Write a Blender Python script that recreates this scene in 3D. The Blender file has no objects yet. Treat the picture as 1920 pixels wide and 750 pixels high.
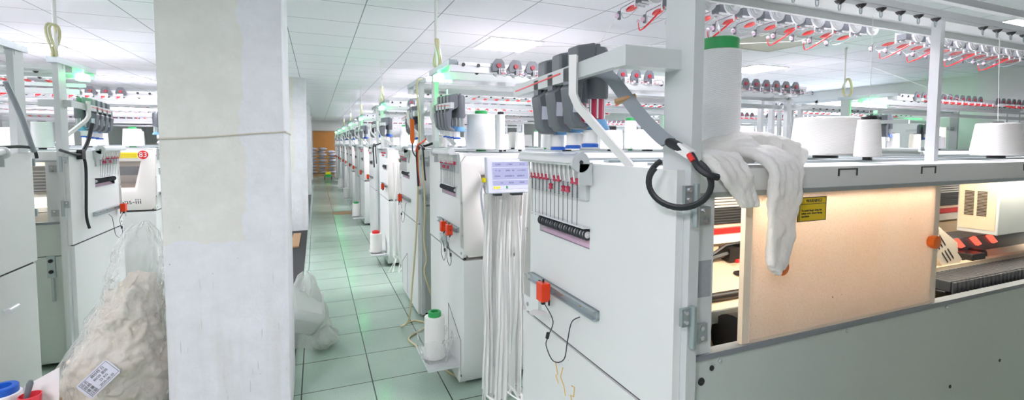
import bpy, math, random
from mathutils import Vector, Matrix
rnd = random.Random(7)
SC = bpy.context.scene
COL = SC.collection
PI = math.pi

# ------------------------------------------------------------------ materials
def lin(c):
    def f(u):
        u /= 255.0
        return u/12.92 if u <= .04045 else ((u+.055)/1.055)**2.4
    return (f(c[0]), f(c[1]), f(c[2]), 1.0)

class NT:
    def __init__(s, name):
        s.m = bpy.data.materials.new(name); s.m.use_nodes = True
        s.t = s.m.node_tree; s.n = s.t.nodes; s.n.clear()
        s.out = s.n.new('ShaderNodeOutputMaterial')
    def new(s, typ, **kw):
        n = s.n.new(typ)
        for k, v in kw.items():
            if k in n.inputs.keys() if isinstance(k, str) else False: n.inputs[k].default_value = v
            else: setattr(n, k, v)
        return n
    def link(s, a, b): s.t.links.new(a, b)
    def math(s, op, a, b=None, c=None):
        n = s.n.new('ShaderNodeMath'); n.operation = op
        for i, x in enumerate((a, b, c)):
            if x is None: continue
            if hasattr(x, 'links'): s.link(x, n.inputs[i])
            else: n.inputs[i].default_value = x
        return n.outputs[0]
    def mix(s, fac, a, b):
        n = s.n.new('ShaderNodeMix'); n.data_type = 'RGBA'
        if hasattr(fac, 'links'): s.link(fac, n.inputs[0])
        else: n.inputs[0].default_value = fac
        for i, x in ((6, a), (7, b)):
            if hasattr(x, 'links'): s.link(x, n.inputs[i])
            else: n.inputs[i].default_value = x
        return n.outputs[2]
    def coords(s):
        n = s.n.new('ShaderNodeTexCoord'); return n.outputs['Object']
    def sep(s, v):
        n = s.n.new('ShaderNodeSeparateXYZ'); s.link(v, n.inputs[0]); return n.outputs
    def noise(s, v, scale, detail=3, rough=.55):
        n = s.n.new('ShaderNodeTexNoise'); s.link(v, n.inputs['Vector'])
        n.inputs['Scale'].default_value = scale; n.inputs['Detail'].default_value = detail
        n.inputs['Roughness'].default_value = rough
        return n.outputs['Fac']
    def ramp(s, f, a, b):
        n = s.n.new('ShaderNodeMapRange'); s.link(f, n.inputs[0])
        n.inputs[1].default_value = a; n.inputs[2].default_value = b
        return n.outputs[0]
    def bump(s, h, strength=.2, dist=.01):
        n = s.n.new('ShaderNodeBump'); n.inputs['Strength'].default_value = strength
        n.inputs['Distance'].default_value = dist; s.link(h, n.inputs['Height']); return n.outputs[0]
    def bsdf(s, col, rough=.5, metal=0., normal=None, **kw):
        n = s.n.new('ShaderNodeBsdfPrincipled')
        if hasattr(col, 'links'): s.link(col, n.inputs['Base Color'])
        else: n.inputs['Base Color'].default_value = col
        if hasattr(rough, 'links'): s.link(rough, n.inputs['Roughness'])
        else: n.inputs['Roughness'].default_value = rough
        n.inputs['Metallic'].default_value = metal
        if normal is not None: s.link(normal, n.inputs['Normal'])
        for k, v in kw.items(): n.inputs[k].default_value = v
        return n.outputs[0]
    def done(s, sh): s.link(sh, s.out.inputs['Surface']); return s.m

def plain(name, rgb, rough=.5, metal=0., var=.06, scale=6., **kw):
    """A painted or moulded surface: its colour with a faint procedural mottling."""
    t = NT(name); c = lin(rgb)
    d = tuple(x*(1-var) for x in c[:3]) + (1,)
    f = t.noise(t.coords(), scale, 4)
    return t.done(t.bsdf(t.mix(f, c, d), rough, metal, **kw))

def emis(name, rgb, strength):
    t = NT(name); e = t.n.new('ShaderNodeEmission')
    e.inputs[0].default_value = rgb + (1,); e.inputs[1].default_value = strength
    return t.done(e.outputs[0])

def film(name, rgb, alpha=.25, rough=.15, bump=0, trans=0.0):
    """Thin clear plastic: mostly see-through, with a glossy skin."""
    t = NT(name)
    tr = t.n.new('ShaderNodeBsdfTransparent')
    nrm = None
    co = t.coords()
    if bump: nrm = t.bump(t.noise(co, 22, 3), bump, .02)
    b = t.bsdf(lin(rgb), rough, 0, nrm)
    if trans:
        tl = t.n.new('ShaderNodeBsdfTranslucent'); tl.inputs[0].default_value = lin(rgb)
        m0 = t.n.new('ShaderNodeMixShader'); m0.inputs[0].default_value = trans
        t.link(b, m0.inputs[1]); t.link(tl.outputs[0], m0.inputs[2]); b = m0.outputs[0]
    m = t.n.new('ShaderNodeMixShader')
    fr = t.n.new('ShaderNodeLayerWeight'); fr.inputs[0].default_value = .35
    f = t.math('MULTIPLY_ADD', fr.outputs['Facing'], .45, alpha)
    f = t.math('MINIMUM', f, 1.0)
    t.link(f, m.inputs[0])
    t.link(tr.outputs[0], m.inputs[1]); t.link(b, m.inputs[2])
    return t.done(m.outputs[0])

M = {}
M['paint'] = plain('machine paint', (226, 230, 227), .42, 0, .04, 3)
M['paint2'] = plain('machine grey paint', (206, 212, 211), .42, 0, .05, 3)
M['back'] = plain('machine back paint', (196, 206, 200), .45, 0, .06, 40)
M['cover'] = plain('moulded cover plastic', (235, 233, 227), .35, 0, .04, 3)
M['alu'] = plain('aluminium rail', (222, 226, 228), .35, .25, .05, 8)
M['steel'] = plain('galvanised steel', (176, 188, 190), .35, .7, .12, 14)
M['chrome'] = plain('chrome', (220, 222, 225), .22, .75, .03)
M['disc'] = plain('polished disc', (226, 228, 230), .3, .35, .05)
M['grey'] = plain('feeder grey plastic', (108, 114, 120), .42, 0, .08)
M['dgrey'] = plain('dark grey plastic', (62, 66, 70), .45, 0, .1)
M['black'] = plain('black plastic', (24, 25, 27), .4, 0, .1)
M['slot'] = plain('dark gap', (46, 48, 50), .7, 0, .1)
M['blue'] = plain('blue plastic', (30, 96, 196), .35, 0, .06)
M['lblue'] = plain('pale blue plastic', (120, 178, 226), .3, 0, .06)
M['green'] = plain('green plastic', (52, 168, 92), .4, 0, .06)
M['red'] = plain('red plastic', (226, 40, 40), .35, 0, .06)
M['dred'] = plain('dark red button', (168, 52, 62), .35, 0, .06)
M['pink'] = plain('pink red bead', (206, 62, 92), .35, 0, .06)
M['orange'] = plain('orange plastic', (240, 112, 28), .3, 0, .06)
M['orange_red'] = plain('orange red detector plastic', (243, 66, 22), .25, 0, .08)
M['yellow'] = plain('yellow sticker', (232, 200, 30), .5, 0, .04)
M['byellow'] = plain('bright yellow sticker', (250, 232, 20), .5, 0, .03)
M['tan'] = plain('tan tape', (186, 150, 108), .55, 0, .08)
M['hose'] = plain('pale yellow hose', (214, 204, 158), .3, 0, .08)
M['hose2'] = plain('clear yellow tube', (226, 222, 178), .25, 0, .05)
M['hose3'] = plain('painted cord', (206, 200, 186), .7, 0, .1)
M['wire'] = plain('black cable', (34, 38, 42), .45, 0, .15, 60)
M['ribbon'] = plain('grey ribbon cable', (142, 150, 156), .45, 0, .1, 20)
M['white'] = plain('white plastic', (238, 238, 236), .4, 0, .03)
M['bead'] = plain('ceramic', (232, 206, 226), .2, 0, .08)
M['warmw'] = plain('cream panel', (232, 218, 196), .5, 0, .07, 9)
M['peachb'] = plain('beige bed plate', (222, 200, 172), .5, 0, .12, 30)
M['gold'] = plain('brass block', (190, 150, 84), .35, .6, .1)
M['ink'] = plain('printed ink', (58, 60, 66), .6, 0, .05)
M['inkp'] = plain('screen ink', (70, 72, 120), .6, 0, .05)
M['label'] = plain('paper label', (216, 220, 232), .5, 0, .04)
M['label2'] = plain('grey rating plate', (164, 172, 176), .5, 0, .25, 80)
M['wood'] = plain('brown door board', (206, 140, 66), .5, 0, .2, 5)
M['cup'] = plain('coral red cup', (240, 70, 84), .35, 0, .04)
M['tanlight'] = plain('unlit beige diffuser', (214, 208, 188), .5, 0, .06)
M['lamp'] = emis('ceiling lamp diffuser', (1.0, .92, 1.02), 13.0)
M['glamp'] = emis('green signal lamp', (.07, 1.0, .24), 7.0)
M['warm'] = emis('warm strip lamp', (1.0, .88, .75), 9.0)
M['redlamp'] = emis('red indicator', (1.0, .10, .06), .45)
M['scr'] = emis('lit screen', (.74, .76, .95), .24)
M['scr2'] = emis('lit screen panel', (.58, .60, .92), .19)
M['film'] = film('clear bag film', (242, 245, 243), .15, .10, .8)
M['film2'] = film('milky bag film', (236, 240, 236), .42, .2, .3, .3)
M['pane'] = film('window pane plastic', (225, 228, 228), .12, .1)
M['mark'] = plain('yellow crayon', (222, 186, 92), .6, 0, .1)
M['sill'] = plain('grey sill', (134, 141, 146), .45, 0, .1)
M['tub'] = plain('milky tub plastic', (232, 236, 232), .35, 0, .04)
M['strip'] = film('white yarn strip', (250, 251, 249), .72, .3, 0, .35)

def m_yarn(name, rgb, gloss=.5):
    t = NT(name); co = t.coords(); x, y, z = t.sep(co)
    w = t.n.new('ShaderNodeTexWave'); w.wave_type = 'BANDS'; w.bands_direction = 'Z'
    mp = t.n.new('ShaderNodeMapping'); t.link(co, mp.inputs[0]); mp.inputs['Rotation'].default_value = (.16, .1, 0)
    t.link(mp.outputs[0], w.inputs[0]); w.inputs['Scale'].default_value = 60; w.inputs['Distortion'].default_value = 2.5
    w.inputs['Detail'].default_value = 2; w.inputs['Detail Scale'].default_value = .6
    c = t.mix(w.outputs['Fac'], lin(rgb), lin(tuple(v*.955 for v in rgb)))
    return t.done(t.bsdf(c, gloss, 0, t.bump(w.outputs['Fac'], .25, .003)))
M['yarn'] = m_yarn('white yarn', (246, 246, 242), .7)
M['yarng'] = m_yarn('glossy white yarn', (240, 243, 242), .32)
M['yarngrey'] = m_yarn('grey yarn', (150, 152, 152), .6)
M['yarncream'] = m_yarn('cream yarn', (226, 224, 210), .6)

def m_cloth(name, rgb, rgb2, sc=14, st=.5):
    t = NT(name); co = t.coords()
    v = t.noise(co, sc, 5, .6); d = t.noise(co, sc*.35, 3)
    h = t.math('ADD', v, d)
    c = t.mix(t.ramp(d, .35, .7), lin(rgb), lin(rgb2))
    b = t.bsdf(c, .8, 0, t.bump(h, st, .02))
    tl = t.n.new('ShaderNodeBsdfTranslucent'); t.link(c, tl.inputs[0])
    m = t.n.new('ShaderNodeMixShader'); m.inputs[0].default_value = .2
    t.link(b, m.inputs[1]); t.link(tl.outputs[0], m.inputs[2])
    return t.done(m.outputs[0])
M['cloth'] = m_cloth('white gauze cloth', (250, 250, 247), (242, 242, 236), 26, .3)
M['scrap'] = m_cloth('cream knitted scraps', (246, 242, 230), (234, 226, 208), 34, .6)

# dusty translucent safety window
t = NT('dusty safety window plastic'); co = t.coords()
n1 = t.noise(co, 5, 4); n2 = t.noise(co, 260, 2); n3 = t.noise(co, 60, 2)
c = t.mix(t.ramp(n1, .3, .7), lin((246, 230, 213)), lin((248, 237, 225)))
c = t.mix(t.math('MULTIPLY', t.ramp(n2, .45, .75), .25), c, lin((196, 160, 126)))
c = t.mix(t.math('GREATER_THAN', n3, .765), c, lin((120, 84, 56)))
tl = t.n.new('ShaderNodeBsdfTranslucent'); t.link(c, tl.inputs[0])
m = t.n.new('ShaderNodeMixShader'); m.inputs[0].default_value = .45
t.link(t.bsdf(c, .35), m.inputs[1]); t.link(tl.outputs[0], m.inputs[2])
m2 = t.n.new('ShaderNodeMixShader'); m2.inputs[0].default_value = .93
tr = t.n.new('ShaderNodeBsdfTransparent')
t.link(tr.outputs[0], m2.inputs[1]); t.link(m.outputs[0], m2.inputs[2])
M['window'] = t.done(m2.outputs[0])

# floor tiles: green speckled stone, dark joints, glossy
t = NT('green floor tile'); co = t.coords(); x, y, z = t.sep(co)
def joint(v, off, per, w):
    u = t.math('MODULO', t.math('ADD', v, 100*per-off), per)
    u = t.math('ABSOLUTE', t.math('SUBTRACT', u, per/2))
    return t.math('GREATER_THAN', u, per/2-w)
jx = joint(x, -.107, .4005, .0035); jy = joint(y, 2.925, .409, .0035)
j = t.math('MAXIMUM', jx, jy)
cellx = t.math('FLOOR', t.math('DIVIDE', t.math('ADD', x, .107), .4005)); celly = t.math('FLOOR', t.math('DIVIDE', t.math('SUBTRACT', y, 2.925), .409))
cmb = t.n.new('ShaderNodeCombineXYZ'); t.link(cellx, cmb.inputs[0]); t.link(celly, cmb.inputs[1])
wn = t.n.new('ShaderNodeTexWhiteNoise'); t.link(cmb.outputs[0], wn.inputs[0])
sp = t.noise(co, 160, 2); dirt = t.noise(co, 2.2, 4)
c = t.mix(t.ramp(sp, .35, .7), lin((152, 178, 162)), lin((176, 197, 183)))
c = t.mix(t.math('MULTIPLY', wn.outputs[0], .35), c, lin((150, 172, 158)))
c = t.mix(t.math('MULTIPLY', t.ramp(dirt, .45, .75), .3), c, lin((122, 144, 128)))
c = t.mix(j, c, lin((58, 66, 60)))
M['floor'] = t.done(t.bsdf(c, t.math('MULTIPLY_ADD', dirt, .14, .09), 0, None))

# ceiling tiles: white perforated panels with dark joints
t = NT('perforated ceiling tile'); co = t.coords(); x, y, z = t.sep(co)
def jw(v, off, per, w):
    u = t.math('MODULO', t.math('ADD', v, 100*per-off), per)
    u = t.math('ABSOLUTE', t.math('SUBTRACT', u, per/2))
    return t.math('GREATER_THAN', u, per/2-w)
j = t.math('MAXIMUM', jw(x, -.227, .6, .004), jw(y, 4.45, .6, .004))
px = t.math('SINE', t.math('MULTIPLY', t.math('ADD', x, y), 2*PI/.03))
py = t.math('SINE', t.math('MULTIPLY', t.math('SUBTRACT', x, y), 2*PI/.03))
dots = t.ramp(t.math('MULTIPLY', px, py), .25, .75)
c = t.mix(t.math('MULTIPLY', dots, .22), lin((243, 244, 249)), lin((196, 201, 212)))
c = t.mix(t.math('MULTIPLY', t.noise(co, .8, 2), .12), c, lin((222, 226, 234)))
c = t.mix(j, c, lin((140, 146, 154)))
M['ceil'] = t.done(t.bsdf(c, .6))

# plaster of the pillars: old cream wash, newer bluish repainting, scratches and chips
t = NT('repainted plaster'); co = t.coords(); x, y, z = t.sep(co)
n1 = t.noise(co, 3.2, 6, .6); n2 = t.noise(co, 30, 4, .6); n3 = t.noise(co, 9, 5, .7)
edge = t.math('ADD', x, t.math('MULTIPLY', t.math('SUBTRACT', n1, .5), .16))
right = t.math('GREATER_THAN', edge, .085)
low = t.math('LESS_THAN', t.math('ADD', z, t.math('MULTIPLY', t.math('SUBTRACT', n1, .5), .2)), .985)
new = t.math('MAXIMUM', right, low)
c = t.mix(t.ramp(n3, .3, .75), lin((226, 227, 221)), lin((214, 215, 207)))
c2 = t.mix(t.ramp(n3, .35, .7), lin((226, 229, 233)), lin((217, 219, 221)))
c = t.mix(new, c, c2)
# long scratches: stretched noise
mp = t.n.new('ShaderNodeMapping'); t.link(co, mp.inputs[0]); mp.inputs['Scale'].default_value = (60, 60, 5); mp.inputs['Rotation'].default_value = (.2, .35, .3)
sc_ = t.n.new('ShaderNodeTexNoise'); t.link(mp.outputs[0], sc_.inputs[0]); sc_.inputs['Scale'].default_value = 1; sc_.inputs['Detail'].default_value = 2
lowmask = t.ramp(z, 1.1, .4)
c = t.mix(t.math('MULTIPLY', t.math('GREATER_THAN', sc_.outputs['Fac'], .70), t.math('MULTIPLY', lowmask, .5)), c, lin((176, 174, 166)))
mp2 = t.n.new('ShaderNodeMapping'); t.link(co, mp2.inputs[0]); mp2.inputs['Scale'].default_value = (1, 1, .45)
chip = t.noise(mp2.outputs[0], 34, 3, .6)
cm = t.math('MULTIPLY', t.math('GREATER_THAN', chip, .722), t.math('GREATER_THAN', t.noise(co, 2.3, 2), .46))
c = t.mix(cm, c, lin((120, 118, 110)))
stain = t.math('MULTIPLY', t.ramp(t.noise(mp.outputs[0], .25, 3), .5, .75), t.math('MULTIPLY', lowmask, .35))
c = t.mix(stain, c, lin((196, 188, 172)))
M['plaster'] = t.done(t.bsdf(c, .75, 0, t.bump(t.math('ADD', n2, n1), .25, .008)))
M['wall'] = plain('painted wall', (234, 236, 234), .7, 0, .06, 1.5)

# ------------------------------------------------------------------ mesh building
class MB:
    def __init__(s): s.v = []; s.f = []; s.mi = []; s.cur = 0
    def mat(s, i): s.cur = i; return s
    def add(s, vs, fs):
        o = len(s.v); s.v += [tuple(p) for p in vs]
        for q in fs: s.f.append(tuple(o+i for i in q)); s.mi.append(s.cur)
        return s
    def box(s, x0, x1, y0, y1, z0, z1):
        if x0 > x1: x0, x1 = x1, x0
        if y0 > y1: y0, y1 = y1, y0
        if z0 > z1: z0, z1 = z1, z0
        v = [(x, y, z) for z in (z0, z1) for y in (y0, y1) for x in (x0, x1)]
        return s.add(v, [(0, 2, 3, 1), (4, 5, 7, 6), (0, 1, 5, 4), (2, 6, 7, 3), (0, 4, 6, 2), (1, 3, 7, 5)])
    def prism(s, poly, axis, c0, c1):
        n = len(poly)
        A = sum(poly[i][0]*poly[(i+1) % n][1]-poly[(i+1) % n][0]*poly[i][1] for i in range(n))
        if A < 0: poly = poly[::-1]
        if c0 > c1: c0, c1 = c1, c0
        def mk(p, c): return (c, p[0], p[1]) if axis == 0 else (p[1], c, p[0]) if axis == 1 else (p[0], p[1], c)
        v = [mk(p, c0) for p in poly]+[mk(p, c1) for p in poly]
        fs = [tuple(range(n-1, -1, -1)), tuple(range(n, 2*n))]+[(i, (i+1) % n, n+(i+1) % n, n+i) for i in range(n)]
        return s.add(v, fs)
    def lathe(s, prof, n=20, c=(0, 0, 0), caps=True, wob=0):
        v = []; fs = []
        for r, z in prof:
            for i in range(n):
                a = 2*PI*i/n; v.append((c[0]+r*math.cos(a), c[1]+r*math.sin(a), c[2]+z))
        for k in range(len(prof)-1):
            for i in range(n):
                j = (i+1) % n; fs.append((k*n+i, k*n+j, (k+1)*n+j, (k+1)*n+i))
        if caps: fs += [tuple(range(n-1, -1, -1)), tuple(range((len(prof)-1)*n, len(prof)*n))]
        return s.add(v, fs)
    def tube(s, pts, r, n=8, caps=True):
        P = [Vector(p) for p in pts]; R = r if isinstance(r, (list, tuple)) else [r]*len(P)
        v = []; fs = []; up = None
        for i, p in enumerate(P):
            d = (P[min(i+1, len(P)-1)]-P[max(i-1, 0)])
            d = d.normalized() if d.length > 1e-9 else Vector((0, 0, 1))
            if up is None:
                up = Vector((0, 0, 1)) if abs(d.z) < .9 else Vector((1, 0, 0))
            a = d.cross(up)
            if a.length < 1e-6: a = d.cross(Vector((.3, .8, .5)))
            a.normalize(); b = a.cross(d).normalized(); up = b
            for k in range(n):
                t_ = 2*PI*k/n; v.append(tuple(p+R[i]*(math.cos(t_)*a+math.sin(t_)*b)))
        for i in range(len(P)-1):
            for k in range(n):
                j = (k+1) % n; fs.append((i*n+k, (i+1)*n+k, (i+1)*n+j, i*n+j))
        if caps: fs += [tuple(range(n)), tuple(range(len(P)*n-1, (len(P)-1)*n-1, -1))]
        return s.add(v, fs)
    def cyl(s, p0, p1, r, n=12): return s.tube([p0, p1], r, n)
    def ribbon(s, pts, w, th=.0008):
        """Flat strap along pts; w = (dx,dy,dz) half-width vector."""
        v = []; fs = []; w = Vector(w); t_ = Vector((0, 0, 0))
        P = [Vector(p) for p in pts]
        for i, p in enumerate(P):
            d = (P[min(i+1, len(P)-1)]-P[max(i-1, 0)]).normalized()
            nn = d.cross(w).normalized()*th
            v += [tuple(p-w-nn), tuple(p+w-nn), tuple(p+w+nn), tuple(p-w+nn)]
        for i in range(len(P)-1):
            for k in range(4):
                j = (k+1) % 4; fs.append((i*4+k, i*4+j, (i+1)*4+j, (i+1)*4+k))
        fs += [(3, 2, 1, 0), tuple(len(P)*4-4+k for k in range(4))]
        return s.add(v, fs)
    def grid(s, nu, nv, fn, closed_u=False):
        v = [fn(i/(nu-1 if not closed_u else nu), j/(nv-1)) for j in range(nv) for i in range(nu)]
        fs = []
        for j in range(nv-1):
            for i in range(nu if closed_u else nu-1):
                k = (i+1) % nu; fs.append((j*nu+i, j*nu+k, (j+1)*nu+k, (j+1)*nu+i))
        return s.add(v, fs)
    def mesh(s, name, mats, sx=1, sy=1, smooth=True, ang=35):
        me = bpy.data.meshes.new(name)
        v = [(p[0]*sx, p[1]*sy, p[2]) for p in s.v]
        f = [q[::-1] for q in s.f] if sx*sy < 0 else s.f
        me.from_pydata(v, [], f)
        for m_ in mats: me.materials.append(M[m_])
        me.polygons.foreach_set('material_index', s.mi)
        if smooth:
            me.polygons.foreach_set('use_smooth', [True]*len(f))
            me.update(); me.set_sharp_from_angle(angle=math.radians(ang))
        me.update(); return me

CACHE = {}
def part(name, key, mats, fn, parent=None, loc=None, xf=(1, 1), bevel=0, rot=None, label=None, ang=35):
    """One mesh object; meshes are shared between repeats."""
    k = (key,)+tuple(xf)
    if k not in CACHE:
        b = MB(); fn(b); CACHE[k] = b.mesh(name, mats, xf[0], xf[1], ang=ang)
    o = bpy.data.objects.new(name, CACHE[k]); COL.objects.link(o)
    if parent is not None: o.parent = parent
    if loc is not None: o.location = loc
    if rot is not None: o.rotation_euler = rot
    if bevel:
        m_ = o.modifiers.new('bevel', 'BEVEL'); m_.width = bevel; m_.segments = 2; m_.limit_method = 'ANGLE'; m_.angle_limit = .6
        m_.harden_normals = False
    if label: o['label'] = label
    return o
def obj(name, mats, fn, parent=None, loc=None, bevel=0, rot=None, label=None, ang=35):
    b = MB(); fn(b); me = b.mesh(name, mats, ang=ang)
    o = bpy.data.objects.new(name, me); COL.objects.link(o)
    if parent is not None: o.parent = parent
    if loc is not None: o.location = loc
    if rot is not None: o.rotation_euler = rot
    if bevel:
        m_ = o.modifiers.new('bevel', 'BEVEL'); m_.width = bevel; m_.segments = 2; m_.limit_method = 'ANGLE'; m_.angle_limit = .6
    if label: o['label'] = label
    return o
def tag(o, label, cat, group=None):
    o['label'] = label; o['category'] = cat
    if group: o['group'] = group
    return o
def thing(name, label, cat, loc=(0, 0, 0), group=None):
    o = bpy.data.objects.new(name, None); o.empty_display_size = .05; COL.objects.link(o); o.location = loc
    return tag(o, label, cat, group)
def struct(name, mats, fn, parent=None, bevel=0):
    o = obj(name, mats, fn, parent, bevel=bevel)
    if parent is None: o['kind'] = 'structure'
    return o
def text(name, s, size, mat, mw, parent=None, ext=.0004, align='CENTER'):
    """Lettering as a thin mesh; mw maps the text plane (x right, y up) to the parent's space."""
    cu = bpy.data.curves.new(name, 'FONT'); cu.body = s; cu.size = size; cu.extrude = ext
    cu.align_x = align; cu.align_y = 'CENTER'; cu.resolution_u = 3
    tmp = bpy.data.objects.new(name, cu); COL.objects.link(tmp)
    dg = bpy.context.evaluated_depsgraph_get()
    me = bpy.data.meshes.new_from_object(tmp.evaluated_get(dg))
    bpy.data.objects.remove(tmp); bpy.data.curves.remove(cu)
    me.materials.clear(); me.materials.append(M[mat])
    o = bpy.data.objects.new(name, me); COL.objects.link(o); o.matrix_local = mw
    if parent is not None: o.parent = parent
    return o
def frame(origin, xdir, ydir):
    x = Vector(xdir).normalized(); y = Vector(ydir).normalized(); z = x.cross(y)
    mw = Matrix((x, y, z)).transposed().to_4x4(); mw.translation = Vector(origin); return mw

def spline(pts, n=8):
    P = [Vector(p) for p in pts]; out = []
    for i in range(len(P)-1):
        p0 = P[max(i-1, 0)]; p1 = P[i]; p2 = P[i+1]; p3 = P[min(i+2, len(P)-1)]
        for k in range(n):
            t_ = k/n
            out.append(.5*((2*p1)+(p2-p0)*t_+(2*p0-5*p1+4*p2-p3)*t_*t_+(3*p1-p0-3*p2+p3)*t_**3))
    out.append(P[-1]); return [tuple(p) for p in out]

# ------------------------------------------------------------------ the room
CEIL = 2.54; XL, XR, YN, YF = -6.6, 9.3, -2.2, 24.2
struct('floor', ['floor'], lambda b: b.box(XL, XR, YN, YF, -.1, 0))
struct('ceiling', ['ceil'], lambda b: b.box(XL, XR, YN, YF, CEIL, CEIL+.08))
struct('wall_left', ['wall'], lambda b: b.box(XL-.1, XL, YN, YF, 0, CEIL))
struct('wall_back', ['wall'], lambda b: b.box(XL, XR, YN-.1, YN, 0, CEIL))
struct('wall_far', ['wall'], lambda b: b.box(XL, XR, YF, YF+.1, 0, CEIL))
W0, W1, WZ0, WZ1 = 5.1, 11.6, .95, 2.36
def wr(b):
    b.box(XR, XR+.12, YN, W0, 0, CEIL); b.box(XR, XR+.12, W1, YF, 0, CEIL)
    b.box(XR, XR+.12, W0, W1, 0, WZ0); b.box(XR, XR+.12, W0, W1, WZ1, CEIL)
struct('wall_right', ['wall'], wr)
def wfr(b):
    for i in range(6):
        y = W0+(W1-W0)*i/5; b.box(XR+.03, XR+.08, y-.025, y+.025, WZ0, WZ1)
    b.box(XR+.03, XR+.08, W0, W1, WZ0, WZ0+.05); b.box(XR+.03, XR+.08, W0, W1, WZ1-.05, WZ1); b.box(XR+.03, XR+.08, W0, W1, 1.9, 1.94)
w = struct('window_1', ['alu'], wfr)
obj('pane', ['pane'], lambda b: b.box(XR+.05, XR+.056, W0, W1, WZ0, WZ1), w)
# wall pier on the right wall
struct('pillar_right', ['wall'], lambda b: b.box(XR-.35, XR, 3.1, 3.75, 0, CEIL))
d = struct('door_1', ['wood'], lambda b: b.box(-.12, .78, YF-.05, YF, 0, 2.0), bevel=.006)
obj('door_frame', ['tan'], lambda b: (b.box(-.18, -.12, YF-.07, YF, 0, 2.06), b.box(.78, .84, YF-.07, YF, 0, 2.06), b.box(-.12, .78, YF-.07, YF, 2.0, 2.06)), d)
obj('door_handle', ['steel'], lambda b: b.tube([(-.05, YF-.05, 1.0), (-.05, YF-.1, 1.0), (.06, YF-.1, 1.0)], .011), d)

def pillar(y, name):
    o = struct(name, ['plaster'], lambda b: b.box(-.265, .265, -.265, .265, 0, CEIL), bevel=.006)
    o.location = (-.413, y+.265, 0); return o
pillar(2.65, 'pillar_near')
pillar(8.5, 'pillar_middle'); pillar(14.35, 'pillar_far'); pillar(20.2, 'pillar_end')
# cord tied round the near pillar
def cord(b):
    x0, x1, y0, y1 = -.681, -.145, 2.647, 3.183
    b.tube([(x0, y0, 1.487), (-.5, y0, 1.496), (-.3, y0, 1.514), (x1, y0, 1.527), (x1, y1, 1.52), (x0, y1, 1.5), (x0, y0, 1.487)], .0045, 6)
tag(obj('cord', ['hose3'], cord), 'thin beige cord tied around the large white pillar', 'cord')
# cable trench covers along the pillars
struct('trim_1', ['slot'], lambda b: b.box(-.42, -.16, 3.2, 8.48, 0, .012))
struct('trim_2', ['dgrey'], lambda b: b.box(-.42, -.16, 9.05, 14.3, 0, .012))
tag(obj('floor_board', ['tan'], lambda b: b.box(-.36, -.25, 7.1, 8.1, .012, .04), bevel=.004), 'short pinkish board lying on the dark trench cover before a white pillar', 'board')

# ceiling lights
def ceiling_light(x, y, label):
    t_ = thing('ceiling_light', label, 'light', (x, y, CEIL))
    def fr(b):
        for s in (-1, 1):
            b.box(s*.3, s*.285, -.3, .3, -.012, 0); b.box(-.285, .285, s*.3, s*.285, -.012, 0)
    part('frame', 'clf', ['white'], fr, t_)
    part('diffuser', 'cld', ['lamp'], lambda b: b.box(-.285, .285, -.285, .285, -.007, -.001), t_)
ordn = ['nearest', 'second', 'third', 'fourth', 'fifth', 'sixth', 'seventh', 'eighth', 'ninth']
for ci, (x, ys, where) in enumerate([
    (1.93, (1.8, 4.75, 7.7, 10.65, 13.6, 16.5, 19.5, 22.4), 'above the right machine row'),
    (5.75, (1.9, 4.85, 7.8, 10.7, 13.7, 16.6), 'above the right side passage'),
    (-2.87, (1.1, 4.05, 7.0, 9.85, 12.8, 15.7), 'above the left machine row')]):
    for i, y in enumerate(ys):
        ceiling_light(x, y, f'square ceiling light, {ordn[i]} in the line {where}')
ceiling_light(-1.1, -.5, 'added fill light, unseen square ceiling panel over the aisle behind the viewer')  # extra lamp out of view, added to light the nearest end panel
ceiling_light(-1.05, 5.9, 'added fill light, square ceiling panel hidden behind the large near pillar')  # extra lamp placed out of sight to brighten the left row
p = thing('ceiling_panel', 'unlit beige square ceiling panel between white ceiling tiles', 'panel', (4.35, 3.55, CEIL))
obj('cover', ['tanlight'], lambda b: b.box(-.42, .42, -.3, .3, -.012, -.001), p)
obj('rim', ['white'], lambda b: [b.box(s*.45, s*.42, -.33, .33, -.02, 0) for s in (-1, 1)]+[b.box(-.42, .42, s*.33, s*.3, -.02, 0) for s in (-1, 1)], p)

# ------------------------------------------------------------------ knitting machines
L = 3.25
WIN = (.37, .71, 1.147, 1.211)          # roller window in the end panel (b0,b1,z0,z1)
def frontb(z): return .895-(z-.95)*.17 if z > .95 else .895-(.95-z)*.2

def b_lower(b):
    b.prism([(.02, .03), (.765, .03), (.865, .2), (.865, .792), (.02, .792)], 0, .0, L)
def b_feet(b):
    for a in (.1, L-.1):
        for y in (.08, .68): b.cyl((a, y, 0), (a, y, .035), .03, 12)
def b_end(b):
    b0, b1, z0, z1 = WIN
    b.prism([(0, .802), (b0, .802), (b0, 1.41), (0, 1.41)], 0, 0, .022)
    b.prism([(b0, .802), (b1, .802), (b1, z0), (b0, z0)], 0, 0, .022)
    b.prism([(b0, z1), (b1, z1), (b1, 1.41), (b0, 1.41)], 0, 0, .022)
    b.prism([(b1, .802), (.835, .802), (.858, .83), (.862, .95), (.83, 1.2), (.802, 1.37), (.785, 1.405), (.77, 1.41), (b1, 1.41)], 0, 0, .022)
    b.mat(1).box(.008, .02, .025, .84, .785, .81)      # dark box painted as the shade inside the seam
def b_screws(b):
    for y, z in ((.80, 1.34), (.835, 1.13), (.842, .94), (.82, .83)):
        b.cyl((-.004, y, z), (.01, y, z), .008, 10)
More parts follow.
